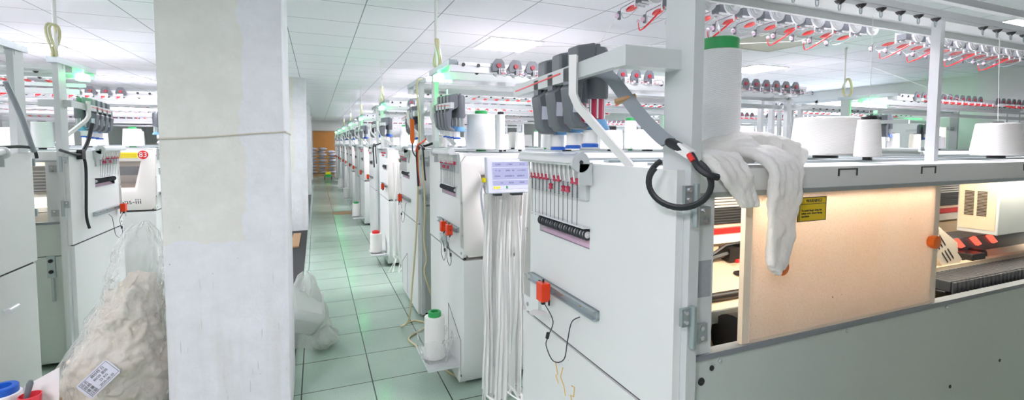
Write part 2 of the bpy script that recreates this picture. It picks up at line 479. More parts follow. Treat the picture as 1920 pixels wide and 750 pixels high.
def b_hatch(b):
    for p0, p1 in (((.52, .06), (.52, .44)), ((.52, .44), (.80, .30)), ((.80, .30), (.80, .08))):
        dy, dz = p1[0]-p0[0], p1[1]-p0[1]; n_ = math.hypot(dy, dz); ny, nz = -dz/n_*.0025, dy/n_*.0025
        b.prism([(p0[0]+ny, p0[1]+nz), (p0[0]-ny, p0[1]-nz), (p1[0]-ny, p1[1]-nz), (p1[0]+ny, p1[1]+nz)], 0, -.0012, .004)
def b_cover(b):
    H = [(.165, 1.03), (L-.32, 1.03), (L-.32, 1.285), (.12, 1.285)]
    H2 = [(.14, .985), (L-.28, .985), (L-.28, 1.31), (.095, 1.31)]
    H3 = [(.07, .91), (L-.2, .91), (L-.2, 1.345), (.06, 1.345)]
    O = [(.0, .86), (.03, .812), (L-.03, .812), (L, .86), (L, 1.36), (L-.03, 1.395), (.03, 1.395), (.0, 1.36)]
    def F(pt, d=0): return (pt[0], frontb(pt[1])-d, pt[1])
    vs = [F(p) for p in H3]+[F(p, .012) for p in H2]+[F(p, .03) for p in H]+[F(p, .06) for p in H]
    fs = []
    for k in (0, 4, 8):
        fs += [(k+(i+1) % 4, k+i, k+4+i, k+4+(i+1) % 4) for i in range(4)]
    o = len(vs)
    vs += [F(p, .006) for p in O]; I = [(.02, .875), (.045, .83), (L-.045, .83), (L-.02, .875), (L-.02, 1.345), (L-.045, 1.375), (.045, 1.375), (.02, 1.345)]
    q = len(vs); vs += [F(p) for p in I]
    fs += [(o+(i+1) % 8, o+i, q+i, q+(i+1) % 8) for i in range(8)]
    # face between the outer ring and the recess
    fs += [(q+2, q+1, 0, 1), (q+1, q+0, 0), (q+0, q+7, 3, 0), (q+7, q+6, 3), (q+6, q+5, 2, 3), (q+5, q+4, 2), (q+4, q+3, 1, 2), (q+3, q+2, 1)]
    r_ = len(vs); vs += [(p[0], .80, p[1]) for p in O]
    fs += [(r_+(i+1) % 8, r_+i, o+i, o+(i+1) % 8) for i in range(8)]
    b.add(vs, fs)
def b_pane(b): b.prism([(.8, 1.03), (.803, 1.03), (.79, 1.285), (.787, 1.285)], 0, .12, L-.3)
def b_inner(b):
    b.box(.05, L-.05, .45, .46, .80, 1.39); b.box(.05, L-.05, .05, .78, .80, .805)
    b.mat(1).prism([(.46, 1.06), (.72, .9), (.72, .89), (.46, 1.05)], 0, .06, L-.06)
    b.mat(2).box(.06, L-.06, .44, .462, 1.13, 1.22)
def b_shelf(b):
    b.box(.022, L, .02, .775, 1.392, 1.41)
    b.box(.055, L, 0, .02, 1.352, 1.41)
    b.mat(1).box(.055, L, -.006, .024, 1.342, 1.354)
    b.mat(0)
    for y in (.2, .42, .62): b.mat(1).box(.1, L-.05, y, y+.03, 1.41, 1.418); b.mat(2).box(.12, L-.07, y+.036, y+.046, 1.41, 1.412)
def b_notch(b):
    for a0, a1, z0 in ((.57, .655, 1.383), (.965, 1.045, 1.381), (1.6, 1.68, 1.38)):
        b.box(a0, a1, -.0015, .01, 1.4, 1.404); b.box(a0, a0+.006, -.0015, .01, z0, 1.404); b.box(a1-.006, a1, -.0015, .01, z0, 1.404)
def b_mast(b):
    b.box(.0225, .052, -.02, .075, .03, 1.968)
def b_cap(b): b.box(.012, .066, -.05, .51, 1.966, 2.002)
def b_bp(b):
    b.box(.055, L, 0, .019, .05, .952)
    b.mat(1).box(.055, L, -.006, .024, .944, .958)
def b_bps(b):
    for a, z in ((.15, .93), (.64, .932), (1.15, .934), (1.7, .934)): b.cyl((a, -.004, z), (a, .01, z), .006, 10)
    b.mat(1)
    for a, z, r in ((.055+.035, .889, .009), (.123, .917, .007), (1.2, .652, .006), (1.52, .686, .006)): b.cyl((a, -.003, z), (a, .01, z), r, 10)
def b_col(b): b.box(.055, .118, 0, .02, .958, 1.342)
def b_beam(b):
    b.box(.02, L+.05, .16, .254, 1.93, 1.968); b.box(.02, L+.05, .25, .262, 1.905, 1.95)
    b.box(.02, L+.05, .155, .16, 1.943, 1.949)
def b_thin(b): b.box(.02, L+.05, .04, .062, 1.94, 1.964)
def b_frontrail(b):
    b.box(.02, L+.05, .49, .53, 1.925, 1.966); b.box(.066, L+.05, .485, .535, 1.966, 1.988)
    b.mat(1)
    for a in (.1, .2): b.cyl((a, .53, 1.97), (a, .537, 1.97), .012, 8)
def b_supp(b):
    for y in (.08, .2): b.box(L-.01, L+.03, y, y+.045, .05, 1.93)
    b.box(L-.02, L+.04, -.02, .5, 1.9, 1.93); b.box(L-.01, L+.03, .36, .4, .05, 1.93)
def b_lowrail(b): b.box(.05, L, .30, .34, 1.80, 1.835); b.box(.05, L, .42, .445, 1.86, 1.885)
def b_midpost(b): b.box(1.36, 1.386, .155, .185, 1.41, 1.93)

def b_guide(b):     # black yarn guide with a ceramic loop
    b.lathe([(.004, -.006), (.012, 0), (.016, .006)], 8, (0, 0, -.006))
    b.mat(1).tube([(-.006, 0, -.008), (-.006, 0, -.024), (-.003, 0, -.03), (.003, 0, -.03), (.006, 0, -.024), (.006, 0, -.008)], .0022, 5)

# yarn tensioner, local origin on the rail; arms reach to +y
def b_t_body(b):
    b.prism([(-.045, -.025), (.035, -.025), (.045, .0), (.038, .035), (.02, .055), (-.018, .055), (-.036, .036), (-.047, .0)], 1, -.004, .004)
def bp_plate(b):
    # plate in the xz plane
    pts = [(-.025, -.045), (-.025, .035), (.0, .045), (.035, .038), (.055, .02), (.055, -.018), (.036, -.036), (.0, -.047)]
    b.prism(pts, 1, -.004, .004)
def b_t_disc(b):
    for r, y0, y1 in ((.036, -.016, -.010), (.030, -.019, -.016), (.024, -.023, -.019), (.012, -.030, -.023)): b.cyl((0, y0, -.028), (0, y1, -.028), r, 20)
    b.mat(1)
    for r, y0, y1 in ((.015, .004, .012), (.008, -.033, -.030)): b.cyl((0, y0, .012 if y0 > 0 else -.028), (0, y1, .012 if y1 > 0 else -.028), r, 14)
def b_t_block(b):
    b.box(-.018, .018, .02, .06, -.046, -.022)
    b.mat(1)
    for x in (-.016, -.005, .006, .017): b.cyl((x, .058, -.056), (x, .058, -.014), .004, 8)
    for y in (.02, .04): b.cyl((-.02, y, -.052), (.02, y, -.052), .003, 6)
def b_t_flag(b):
    for w in (1, -1):
        g = lambda u, v: (.012*(v-.5)*2*math.sin(u*PI)**.5-.004, .065+.055*u, -.046-.004*math.sin(u*PI)*w-.01*u)
        b.grid(9, 5, (lambda u, v: g(u, v)) if w > 0 else (lambda u, v: g(1-u, v)))
def b_t_arm(b):
    b.tube(spline([(.0, .05, -.05), (-.002, .10, -.07), (-.002, .135, -.072), (-.004, .148, -.058), (-.006, .14, -.052)], 5), .0013, 6)
def b_t_redarm(b):
    b.tube(spline([(-.012, .05, -.045), (-.012, .13, -.082), (-.012, .17, -.094), (-.014, .178, -.084), (-.016, .178, -.066)], 5), [.0032]*8+[.0022]*8+[.0018]*5, 6)
    b.mat(1).lathe([(.002, -.006), (.006, -.003), (.006, .003), (.002, .006)], 8, (-.016, .178, -.062))
def b_t_eye(b):
    b.tube([(-.004, .06, -.03), (-.004, .15, -.036), (-.004, .16, -.05)], .0014, 5)
    b.box(-.009, -.001, .155, .163, -.072, -.044); b.mat(1).lathe([(.003, -.008), (.007, -.004), (.007, .004), (.003, .008)], 8, (-.014, .158, -.06))
def b_t_far(b):
    bp_plate(b); b.mat(1); b.cyl((0, -.02, -.005), (0, -.004, -.005), .032, 10); b.box(-.02, .02, .004, .05, -.046, -.014)
    b.mat(2); b.mat(4); b.cyl((0, .004, .012), (0, .012, .012), .014, 8); b.mat(2); b.prism([(.065, -.05), (.12, -.06), (.12, -.046), (.065, -.04)], 0, -.014, .008)
    b.tube([(-.01, .05, -.045), (-.012, .15, -.075), (-.016, .16, -.055)], .0022, 4)
    b.mat(3); b.box(-.012, -.001, .155, .165, -.07, -.044)

def tensioner(root, a, bb, z, xf, lod):
    loc = (a*xf[0], bb*xf[1], z)
    if lod >= 2:
        part('yarn_tensioner', 'tf', ['grey', 'disc', 'red', 'bead', 'dred'], b_t_far, root, loc, xf); return
    o = part('yarn_tensioner', ('tp', lod), ['paint2' if lod == 0 else 'grey'], bp_plate, root, loc, xf)
    part('tension_disc', 'td', ['disc', 'dred'], b_t_disc, o, None, xf)
    part('saw_plate', 'tsw', ['white'], lambda b: [b.prism([(-.012, -.012+.006*k), (-.030, -.009+.006*k), (-.012, -.006+.006*k)], 1, -.021, -.017) for k in range(-4, 2)], o, None, xf)
    part('pin_block', 'tb', ['grey', 'disc'], b_t_block, o, None, xf)
    part('flag', 'tfl', ['red'], b_t_flag, o, None, xf)
    part('wire_arm', 'ta', ['steel'], b_t_arm, o, None, xf)
    if round(a*100) % 4 == 0: part('red_arm', 'tra', ['red', 'bead'], b_t_redarm, o, None, xf)
    part('eyelet', 'te', ['grey', 'bead'], b_t_eye, o, None, xf)

# yarn storage feeder, local origin at the clamp on the bar
def b_f_body(b):
    pts = [(-.012, .095), (.05, .108), (.05, .02), (.012, .0), (.004, -.135), (.03, -.15), (.03, -.168), (-.005, -.165), (-.022, -.14), (-.035, -.02), (-.012, 0)]
    b.prism([(z*(1.0 if z > 0 else .78), x) for x, z in pts], 1, -.027, .027)
def b_f_cyl(b): b.lathe([(.027, -.045), (.03, -.04), (.03, .085), (.024, .098), (.008, .10), (.006, .11), (0.001, .11)], 18, (.072, 0, 0))
def b_f_bob(b):
    b.cyl((.072, 0, -.105), (.072, 0, -.045), .016, 14); b.mat(1)
    for k in range(6):
        a = k*PI/3; b.cyl((.072+.022*math.cos(a), .022*math.sin(a), -.1), (.072+.022*math.cos(a), .022*math.sin(a), -.044), .003, 6)
def b_f_ring(b): b.lathe([(.034, 0), (.036, .004), (.024, .03), (.02, .03)], 18, (.072, 0, -.132))
def b_f_tube(b):
    b.cyl((.05, 0, -.172), (.05, 0, -.132), .02, 14); b.mat(1).lathe([(.024, 0), (.024, .009), (.02, .011)], 16, (.05, 0, -.18))
def b_f_clip(b): b.prism([(z, x) for x, z in [(-.03, -.01), (-.03, .036), (-.02, .046), (.03, .046), (.03, .034), (-.014, .034), (-.018, .03), (-.018, -.01)]], 1, -.015, .015)
def b_f_stick(b): b.box(-.022, -.002, -.0282, -.0268, -.085, -.045)
def b_f_far(b):
    b_f_body(b); b_f_cyl(b); b.mat(1); b.cyl((.072, 0, -.10), (.072, 0, -.02), .02, 8); b.mat(2).lathe([(.036, 0), (.024, .03)], 8, (.072, 0, -.132)); b.mat(3); b.cyl((.05, 0, -.175), (.05, 0, -.132), .02, 8)

def b_bracket(b):     # feeder bar: out of the mast, along the aisle, with a bent strut
    b.box(-.135, .03, .02, .064, 1.645, 1.69)
    n0 = len(b.v)
    b.prism([(.064, 1.647), (.064, 1.688), (.66, 1.668), (.66, 1.632)], 0, -.135, -.112)
    b.mat(1)
    def strap(p, q, w=.011):
        b.ribbon([p, q], (0, 0, 0), .004) if False else b.tube([p, q], w, 4)
    b.tube([(-.148, .225, 1.70), (-.148, .225, 1.60), (-.135, .222, 1.57), (-.02, .205, 1.45), (.02, .20, 1.41)], .014, 4)
def b_redline(b): b.prism([(.32, 1.664), (.32, 1.668), (.64, 1.651), (.64, 1.647)], 0, -.1366, -.134)

# tension rack on the end panel
def b_rack(b):
    n = 8
    prof = [(-.045+.022*math.cos(PI*k/n+0), 1.412+.03*math.sin(PI*k/n)) for k in range(n+1)]
    b.prism([(z, x) for x, z in prof] if False else [(p[1], p[0]) for p in prof], 1, .36, .775)
    b.box(-.06, .0, .36, .775, 1.404, 1.414)
    b.box(-.012, -.001, .375, .77, 1.296, 1.41)
    b.cyl((-.045, .352, 1.415), (-.045, .366, 1.415), .03, 20)
    b.box(-.05, -.005, .352, .36, 1.345, 1.41)
    b.mat(1).cyl((-.045, .349, 1.415), (-.045, .353, 1.415), .006, 10)
def b_spring(b): b.cyl((-.034, 0, 1.375), (-.034, 0, 1.41), .0045, 8); b.cyl((-.03, 0, 1.352), (-.034, 0, 1.378), .0028, 6)
def b_chain(b):
    for k in range(9):
        z = 1.345-k*.0052; b.lathe([(.0015, -.0024), (.0034, 0), (.0015, .0024)], 6, (-.02, 0, z))
    b.mat(1).cyl((-.02, 0, 1.205), (-.02, 0, 1.30), .0011, 4)
def b_bead(b): b.lathe([(.002, -.011), (.008, -.008), (.005, 0), (.008, .008), (.002, .011)], 10, (-.02, 0, 0))
def b_rwin(b):
    b0, b1, z0, z1 = WIN
    b.prism([(.004, z0+.002), (.03, z0+.03), (.07, z0+.032), (.07, z0-.02), (.02, z0-.02)][::1], 1, b0, b1) if False else b.add([(.004, b0, z0), (.004, b1, z0), (.06, b1, z0+.035), (.06, b0, z0+.035)], [(0, 1, 2, 3)]).box(.06, .064, b0-.02, b1+.02, z0-.03, z1+.03)
    b.mat(1).prism([(-.02, z1+.002), (-.02, z1+.008), (.01, z1+.012), (.01, z1+.004)][::1], 1, b0-.01, b1+.03) if False else b.mat(1).box(-.026, .004, b0-.005, b1+.03, z1, z1+.004)
    b.mat(1).box(-.004, .02, b1, b1+.004, z0, z1); b.mat(1).box(-.003, .02, b0, b1, z0-.003, z0)
    b.mat(2).cyl((.03, b0-.01, z0+.05), (.03, b1+.01, z0+.05), .004, 8)
def b_roller(b):
    b.tube([(-.002, -.009, 0), (-.002, -.008, 0), (-.002, -.0035, 0), (-.002, .0035, 0), (-.002, .008, 0), (-.002, .009, 0)], [.014, .018, .011, .011, .018, .014], 16)
    b.mat(1).cyl((-.002, -.0165, 0), (-.002, .0165, 0), .006, 8); b.cyl((-.002, -.0035, 0), (-.002, .0035, 0), .0125, 12); b.cyl((-.002, -.0095, 0), (-.002, .0095, 0), .011, 12)
def b_rail(b):
    b.box(-.012, -.001, .31, .773, .945, .973); b.box(-.024, -.001, .31, .773, .969, .973); b.box(-.024, -.001, .31, .773, .945, .949)
    b.mat(1)
    for y in (.40, .52, .66): b.cyl((-.015, y, .962), (-.01, y, .962), .005, 8)
def b_det(b):
    b.box(-.06, -.026, -.022, .022, -.036, .028)
    b.mat(1)
    for z in (-.03, .0, .026): b.cyl((-.043, .022, z), (-.043, .036, z), .003, 6)
    b.cyl((-.043, 0, .028), (-.043, 0, .04), .004, 8); b.box(-.05, -.036, -.006, .006, -.05, -.036); b.cyl((-.03, -.02, -.05), (-.03, -.02, -.03), .004, 6)
def b_det_clip(b): b.box(-.03, -.01, -.01, .01, -.012, .012); b.cyl((-.05, .012, -.075), (-.05, .012, -.03), .006, 8)
def b_det_disc(b): b.lathe([(.03, 0), (.031, .002), (.01, .005)], 18, (-.055, .016, -.085))
def b_det_lead(b):
    b.tube(spline([(-.045, -.02, -.045), (-.035, -.06, -.09), (-.03, -.02, -.155), (-.03, .0, -.20), (-.028, -.05, -.235), (-.025, -.12, -.2), (-.02, -.135, -.13), (-.02, -.16, -.06), (-.014, -.2, -.03)], 6), .0018, 6)
    b.tube([(-.03, -.015, -.15), (-.03, -.008, -.17)], .0065, 8)

def b_hinge(b):
    b.cyl((.03, -.03, -.05), (.03, -.03, .05), .0075, 12)
    b.box(.036, .098, -.008, .0, -.052, -.008); b.box(-.002, .03, -.03, -.02, .004, .046)
    b.mat(1)
    for a, z in ((.08, -.018), (.08, -.042)): b.cyl((a, -.012, z), (a, -.004, z), .006, 8)
    for z in (.014, .036): b.cyl((.01, -.033, z), (.01, -.026, z), .005, 8)

def b_tray(b):
    b.box(-.19, .0, .42, .775, .128, .134)
    b.box(-.19, -.186, .42, .775, .134, .146); b.box(-.19, 0, .771, .775, .134, .146)
    b.mat(1).cyl((-.1, .5, .134), (-.1, .5, .33), .004, 8)

def machine(Xe, Yb, sx, sy, lod, label, group=None, **o):
    xf = (sx, sy)
    r = thing('knitting_machine', label, 'knitting machine', (Xe, Yb, 0), group)
    P = lambda name, key, mats, fn, loc=None, parent=r, bevel=0, label=None: part(name, key, mats, fn, parent, None if loc is None else (loc[0]*sx, loc[1]*sy, loc[2]), xf, bevel, None, label)
    near = lod <= 1
    P('lower_cabinet', 'lower', ['paint'], b_lower)
    P('foot_rail', 'feet', ['black'], b_feet)
    e = P('end_panel', 'end', ['paint', 'slot'], b_end)
    if near:
        P('screw', 'scr', ['chrome'], b_screws, None, e); P('hatch_outline', 'hatch', ['slot'], b_hatch)
    c = P('front_cover', 'cover', ['cover'], b_cover, ang=None) if False else P('front_cover', 'cover', ['cover'], b_cover)
    if near and sy < 0 or lod == 1: P('window_pane', 'pane', ['pane'], b_pane, None, c)
    if not o.get('interior'): P('needle_bed', 'inner', ['warmw', 'peachb', 'dgrey'], b_inner)
    P('shelf', 'shelf', ['paint', 'steel', 'slot'], b_shelf)
    P('corner_post', 'mast', ['paint2', 'dgrey'], b_mast)
    P('post_cap', 'cap', ['steel'], b_cap)
    bp = P('back_panel', 'bp', ['back', 'sill'], b_bp)
    P('back_column', 'col', ['paint2'], b_col)
    if near:
        for z in (1.33, 1.045): P('hinge', 'hinge', ['steel', 'chrome'], b_hinge, (0, 0, z))
    P('rack_beam', 'beam', ['paint2'], b_beam); P('rack_rail', 'thin', ['paint2'], b_thin)
    P('rack_support', 'supp', ['alu'], b_supp)
    if not o.get('custom'):
        P('front_rail', 'frail', ['alu', 'dgrey'], b_frontrail); P('guide_rail', 'lrail', ['alu'], b_lowrail)
    tb, tz = (.325, 1.958) if o.get('custom') else (.545, 1.965)
    pitch = .105 if o.get('custom') else .121
    if o.get('tens', True):
        for i in range(11):
            tensioner(r, (.18 if o.get('custom') else .335)+pitch*i, tb, tz, xf, o.get('tlod', lod))
        for i in range(11):
            tensioner(r, (1.53 if o.get('custom') else 1.93)+pitch*i, tb, tz, xf, o.get('tlod', lod))
    if o.get('custom'):
        for i in range(24):
            if i in (12, 13): continue
            P('yarn_guide', 'guide', ['black', 'steel'], b_guide, (.14+.107*i, .152, 1.93))
        P('rack_post', 'midpost', ['alu'], b_midpost)
    elif lod < 3:
        def gl(b):
            for i in range(24):
                for y in (.15, .5): 
                    b.lathe([(.004, -.012), (.012, -.006), (.016, 0)], 6, (.2+.125*i, y, 1.928))
        P('yarn_guides', 'gl', ['black'], gl)['kind'] = 'stuff'
    # signal lamp under the cap
    if o.get('lamp', sx*sy < 0):
     s = P('signal_lamp', 'lamp', ['glamp'], lambda b: b.box(-.025, .035, .235, .305, 1.89, 1.937), bevel=.006)
     P('lamp_stem', 'lstem', ['white'], lambda b: b.box(.0, .02, .255, .28, 1.937, 1.967), None, s)
    # feeders
    if o.get('feeders', 3) > 0:
        da, dz_ = (0, 0) if o.get('custom') else (.115, .05)
        fb = P('feeder_bar', 'fbar', ['paint2', 'white'], b_bracket, (da, 0, dz_))
        for i in range(o.get('feeders', 3)):
            y0, dy = (.3, .095) if o.get('custom') else (o.get('fy0', .28), .085)
            loc = (-.105+da, y0-.012+dy*i, dz_+1.655-.034*(y0+dy*i-.05)/.6)
            if lod >= 2:
                P('yarn_feeder', 'ffar', ['grey', 'steel', 'blue', 'white'], b_f_far, loc); continue
            f = P('yarn_feeder', 'fb', ['grey'], b_f_body, loc, bevel=.006)
            P('motor_housing', 'fc', ['grey'], b_f_cyl, None, f); P('bobbin', ('fbo', lod), ['pink' if lod == 0 else 'steel', 'chrome'], b_f_bob, None, f)
            P('blue_cone', 'fr', ['lblue'], b_f_ring, None, f); P('outlet_tube', 'ft', ['white', 'blue'], b_f_tube, None, f)
            P('clamp', 'fcl', ['grey'], b_f_clip, None, f); P('sticker', 'fs', ['label'], b_f_stick, None, f)
        if near: P('red_line', 'frl', ['red'], b_redline, None, fb)
    # tension rack, rollers, detector rail
    k = P('tension_rack', 'rack', ['paint2', 'dgrey'], b_rack)
    w_ = P('roller_window', 'rwin', ['bead', 'alu', 'steel'], b_rwin)
    up = [0, 0, 0, 0, 0, 1, 0, 0, 1, 1, 0, 0]
    for i in range(12):
        y = .745-.03*i
        if lod <= 1:
            P('tension_spring', 'spr', ['white'], b_spring, (0, y, 0), k); P('bead_chain', 'chain', ['grey', 'ink'], b_chain, (0, y, 0), k)
            P('red_bead', 'bead', ['pink'], b_bead, (0, y, 1.353-.03*up[i]), k)
    if lod >= 2:
        def far(b):
            for i in range(12): b.lathe([(.003, -.011), (.009, 0), (.003, .011)], 5, (-.02, .745-.03*i, 1.353-.03*up[i]))
        P('red_beads', 'beadf', ['pink'], far, None, k)
        P('roller', 'rollf', ['black'], lambda b: b.cyl((.006, .38, 1.18), (.006, .7, 1.18), .018, 10), None, w_)
    else:
        for i in range(10): P('roller', 'roll', ['dgrey', 'disc'], b_roller, (0, .69-.0335*i, 1.189), w_)
    if o.get('rail', True): P('detector_rail', 'rail', ['steel', 'gold'], b_rail)
    for y in o.get('det', (.63,)):
        d_ = P('yarn_detector', 'det', ['orange_red', 'black'], b_det, (0, y, .955), bevel=.004 if near else 0)
        if near:
            P('detector_clip', 'dclip', ['chrome'], b_det_clip, None, d_)
            P('detector_lead', 'dlead', ['wire'], b_det_lead, None, d_)
            if o.get('custom'): P('suction_disc', 'ddisc', ['white'], b_det_disc, None, d_)
    if o.get('tray'):
        P('cone_tray', 'tray', ['paint2', 'chrome'], b_tray)
    return r, P

def ordw(i): return ['first', 'second', 'third', 'fourth', 'fifth', 'sixth', 'seventh', 'eighth', 'ninth', 'tenth', 'eleventh', 'twelfth', 'thirteenth', 'fourteenth'][i]

# right row along the aisle
XE = .77
R1, P1 = machine(XE, .85, 1, 1, 0, 'large pale grey knitting machine nearest the viewer with a dusty peach safety window', custom=True, interior=True, feeders=3, det=(.60,), lamp=False)
R2, P2 = machine(XE, 3.42, 1, -1, 1, 'pale grey knitting machine with a lit control screen, second in the right row', feeders=4, det=(.42, .62) if False else (.56, .70), tray=True)
R3, P3 = machine(XE, 3.86, 1, 1, 1, 'knitting machine back to back behind the one with the lit screen', feeders=3, det=(.66,), tlod=2)
ys = []
for i in range(5):
    ys += [(6.43+3.01*i, -1), (6.87+3.01*i, 1)]
ys.append((6.43+3.01*5, -1))
for i, (y, s) in enumerate(ys):
    machine(XE, y, 1, s, 2 if i < 5 else 3, f'knitting machine facing the aisle, {ordw(i+3)} from the viewer in the right row', tray=(s < 0), feeders=3 if i < 6 else 2, tens=i < 8, det=(.66,))
# left row
XEL = -1.47
_, PL1 = machine(XEL, 3.45, -1, -1, 1, 'pale grey knitting machine cut off at the left edge of the picture', det=(), tlod=2, feeders=0, rail=False)
RL2, PL2 = machine(XEL, 3.87, -1, 1, 1, 'pale grey knitting machine behind the plastic sack in the left row', interior=True, feeders=4, det=(.74,), tlod=2, fy0=.42)
RL3, PL3 = machine(XEL, 6.44, -1, -1, 1, 'knitting machine with the red number 83 disc on its white cover', det=(.66,), tlod=2)
for i, (y, s) in enumerate([(6.88, 1), (9.45, -1), (9.89, 1), (12.46, -1)]):
    machine(XEL, y, -1, s, 3, f'knitting machine {ordw(i)} beyond the one numbered 83 in the left row', det=(.66,), feeders=2)
# far column across the passage on the right
machine(5.4, 3.42, 1, -1, 2, 'knitting machine across the right passage with white cones on its shelf', det=(.66,))
machine(8.75, 3.86, -1, 1, 2, 'knitting machine along the right wall with its lamp at the wall end', det=(.66,))
for i, (y, s) in enumerate([(6.43, -1), (6.87, 1), (9.44, -1)]):
    machine(5.4, y, 1, s, 3, f'knitting machine {ordw(i)} beyond the one across the right passage', det=(.66,))

# ---- details of the nearest machine: safety window, interior
machine(XE, 0.24, 1, -1, 3, 'unseen knitting machine added beside the viewer to shade the nearest one', feeders=2, lamp=False)  # out of view, added to keep light off the nearest machine's back panel
P1('rating_plate', 'rating', ['label2'], lambda b: b.box(.072, .112, -.001, .002, 1.10, 1.19))
for a0, a1, z0 in ((.57, .655, 1.383), (.965, 1.045, 1.381), (1.6, 1.68, 1.38)): P1('shelf_notch', ('notch', a0), ['dgrey'], lambda b: b.prism([(1.404, a0), (1.404, a1), (z0, a1), (z0, a1-.006), (1.4, a1-.006), (1.4, a0+.006), (z0, a0+.006), (z0, a0)], 1, -.0015, .01))
for a, z, r_ in ((.15, .93, .006), (.64, .932, .006), (1.15, .934, .006), (1.7, .934, .006)): P1('panel_bolt', 'bolt', ['chrome'], lambda b: b.lathe([(.006, -.01), (.006, .002), (.004, .004)], 10) or b, (a, 0, z)).rotation_euler = (PI/2, 0, 0)
for a, z, r_ in ((.09, .889, .010), (.123, .917, .007), (1.2, .652, .006), (1.52, .686, .006)): P1('panel_hole', ('hole', r_), ['slot'], lambda b: b.cyl((0, -.002, 0), (0, .006, 0), r_, 12), (a, 0, z))
def sw(b): b.box(.25, 1.055, .001, .007, .96, 1.356)
sw_ = P1('safety_window', 'sw', ['window'], sw)
P1('window_edge', 'swe', ['warmw'], lambda b: (b.box(.225, .25, .002, .016, .957, 1.356), b.box(1.055, 1.085, .002, .012, .957, 1.356), b.box(.25, 1.055, -.001, .001, .957, .966)), None, sw_)
def knob(b):
    b.tube([(0, .008, 0), (0, -.004, 0), (0, -.006, 0)], [.017, .017, .013], 20); b.mat(0).tube([(0, -.006, 0), (0, -.02, 0), (0, -.022, 0)], [.021, .021, .017], 20)
for a, z in ((.34, 1.152), (1.035, 1.163)): P1('window_knob', 'knob', ['orange'], knob, (a, .0, z), sw_)
def sign(b):
    b.box(.412, .525, -.0012, .001, 1.263, 1.329)
    b.mat(1)
    for a0, a1, z0, z1 in ((.412, .525, 1.327, 1.329), (.412, .525, 1.263, 1.265), (.523, .525, 1.263, 1.329), (.412, .414, 1.263, 1.329), (.418, .4195, 1.263, 1.329), (.412, .525, 1.3095, 1.311)):
        b.box(a0, a1, -.0016, 0, z0, z1)
sg = P1('warning_sign', 'sign', ['yellow', 'ink'], sign, None, sw_)
text('sign_lettering', 'WARNING!', .0125, 'ink', frame((.474, -.0016, 1.3185), (1, 0, 0), (0, 0, 1)), sg)
text('sign_lettering', 'To avoid danger keep the\nsafety cover closed during\noperation', .0078, 'ink', frame((.4255, -.0016, 1.285), (1, 0, 0), (0, 0, 1)), sg, align='LEFT')
# interior
def i_back(b):
    b.box(.03, L-.02, .46, .47, .82, 1.39)
    b.box(.03, L-.02, .03, .47, .80, .82)
P1('inner_wall', 'iw', ['warmw'], i_back)
def i_fins(b):
    for k in range(5): b.box(.03, L-.02, .445-.003*k, .46, 1.236+.0115*k, 1.2425+.0115*k)
P1('comb_fins', 'ifin', ['alu'], i_fins)
def i_comb(b):
    b.box(.03, L-.02, .45, .459, 1.172, 1.234)
    b.mat(1)
    for k in range(6): b.box(.03, L-.02, .446, .451, 1.176+.01*k, 1.18+.01*k)
P1('needle_comb', 'icomb', ['black', 'dgrey'], i_comb)
P1('red_strip', 'ired', ['red'], lambda b: b.box(.03, L-.02, .44, .459, 1.137, 1.157))
P1('yarn_carrier_rail', 'icr', ['white'], lambda b: b.box(.03, L-.02, .43, .459, 1.105, 1.135))
def i_bed(b):
    b.prism([(.455, 1.09), (.15, .99), (.15, .975), (.455, 1.07)], 0, .03, L-.02)
    b.mat(1).box(.03, L-.02, .14, .152, .955, .99)
P1('needle_bed', 'ibed', ['peachb', 'steel'], i_bed)
def bedz(y): return .99+(y-.15)*.3279
def i_clamp(b):
    y = .37; z = bedz(y)
    b.tube([(.44, y, z+.004), (.5, y-.01, z+.03), (.56, y, z+.05), (.74, y+.02, z+.055)], .006, 6)
    b.box(.55, .6, y-.03, y+.02, z, z+.045); b.box(.62, .64, y-.04, y+.02, z, z+.05); b.tube([(.42, y-.01, z+.004), (.6, y-.02, z+.035)], .01, 6)
    b.box(.66, .76, y-.02, y+.02, z+.0, z+.03)
    b.mat(1).cyl((.56, y-.05, z+.006), (.575, y-.05, z+.006), .007, 8)
P1('yarn_carrier', 'iclamp', ['black', 'red'], i_clamp)
def i_slot(b):
    y = .285; z = bedz(y)
    b.box(.53, .62, y-.02, y+.015, z+.0, z+.008); b.cyl((.53, y-.003, z+.002), (.53, y-.003, z+.008), .018, 12)
    b.mat(1)
    for k in range(3): b.cyl((.585+.02*k, y-.004, z+.006), (.585+.02*k, y-.004, z+.012), .006, 8)
P1('cam_lock', 'islot', ['black', 'warmw'], i_slot)
P1('black_rod', 'irod', ['black'], lambda b: b.tube([(.03, .185, bedz(.185)+.012), (.43, .185, bedz(.185)+.012), (.434, .185, bedz(.185)+.012)], [.013, .013, .006], 12))
def i_pul(b):
    b.cyl((.29, .09, .92), (.33, .09, .92), .075, 24); b.mat(1).box(.37, .43, .08, .13, .9, .945); b.mat(0).box(.33, .9, .12, .135, .83, .955)
P1('drive_pulley', 'ipul', ['black', 'gold'], i_pul)
def i_box(b): b.box(1.71, 2.25, .10, .23, 1.112, 1.375)
ib = P1('carriage_housing', 'ibox', ['paint2'], i_box, bevel=.004)
def i_vent(b):
    b.box(1.706, 1.709, .108, .222, 1.13, 1.36)
    b.mat(1)
    for y in (.135, .175):
        for k in range(17): b.box(1.704, 1.7075, y, y+.03, 1.185+.006*k, 1.1885+.006*k)
P1('vent_plate', 'ivent', ['peachb', 'slot'], i_vent, None, ib)
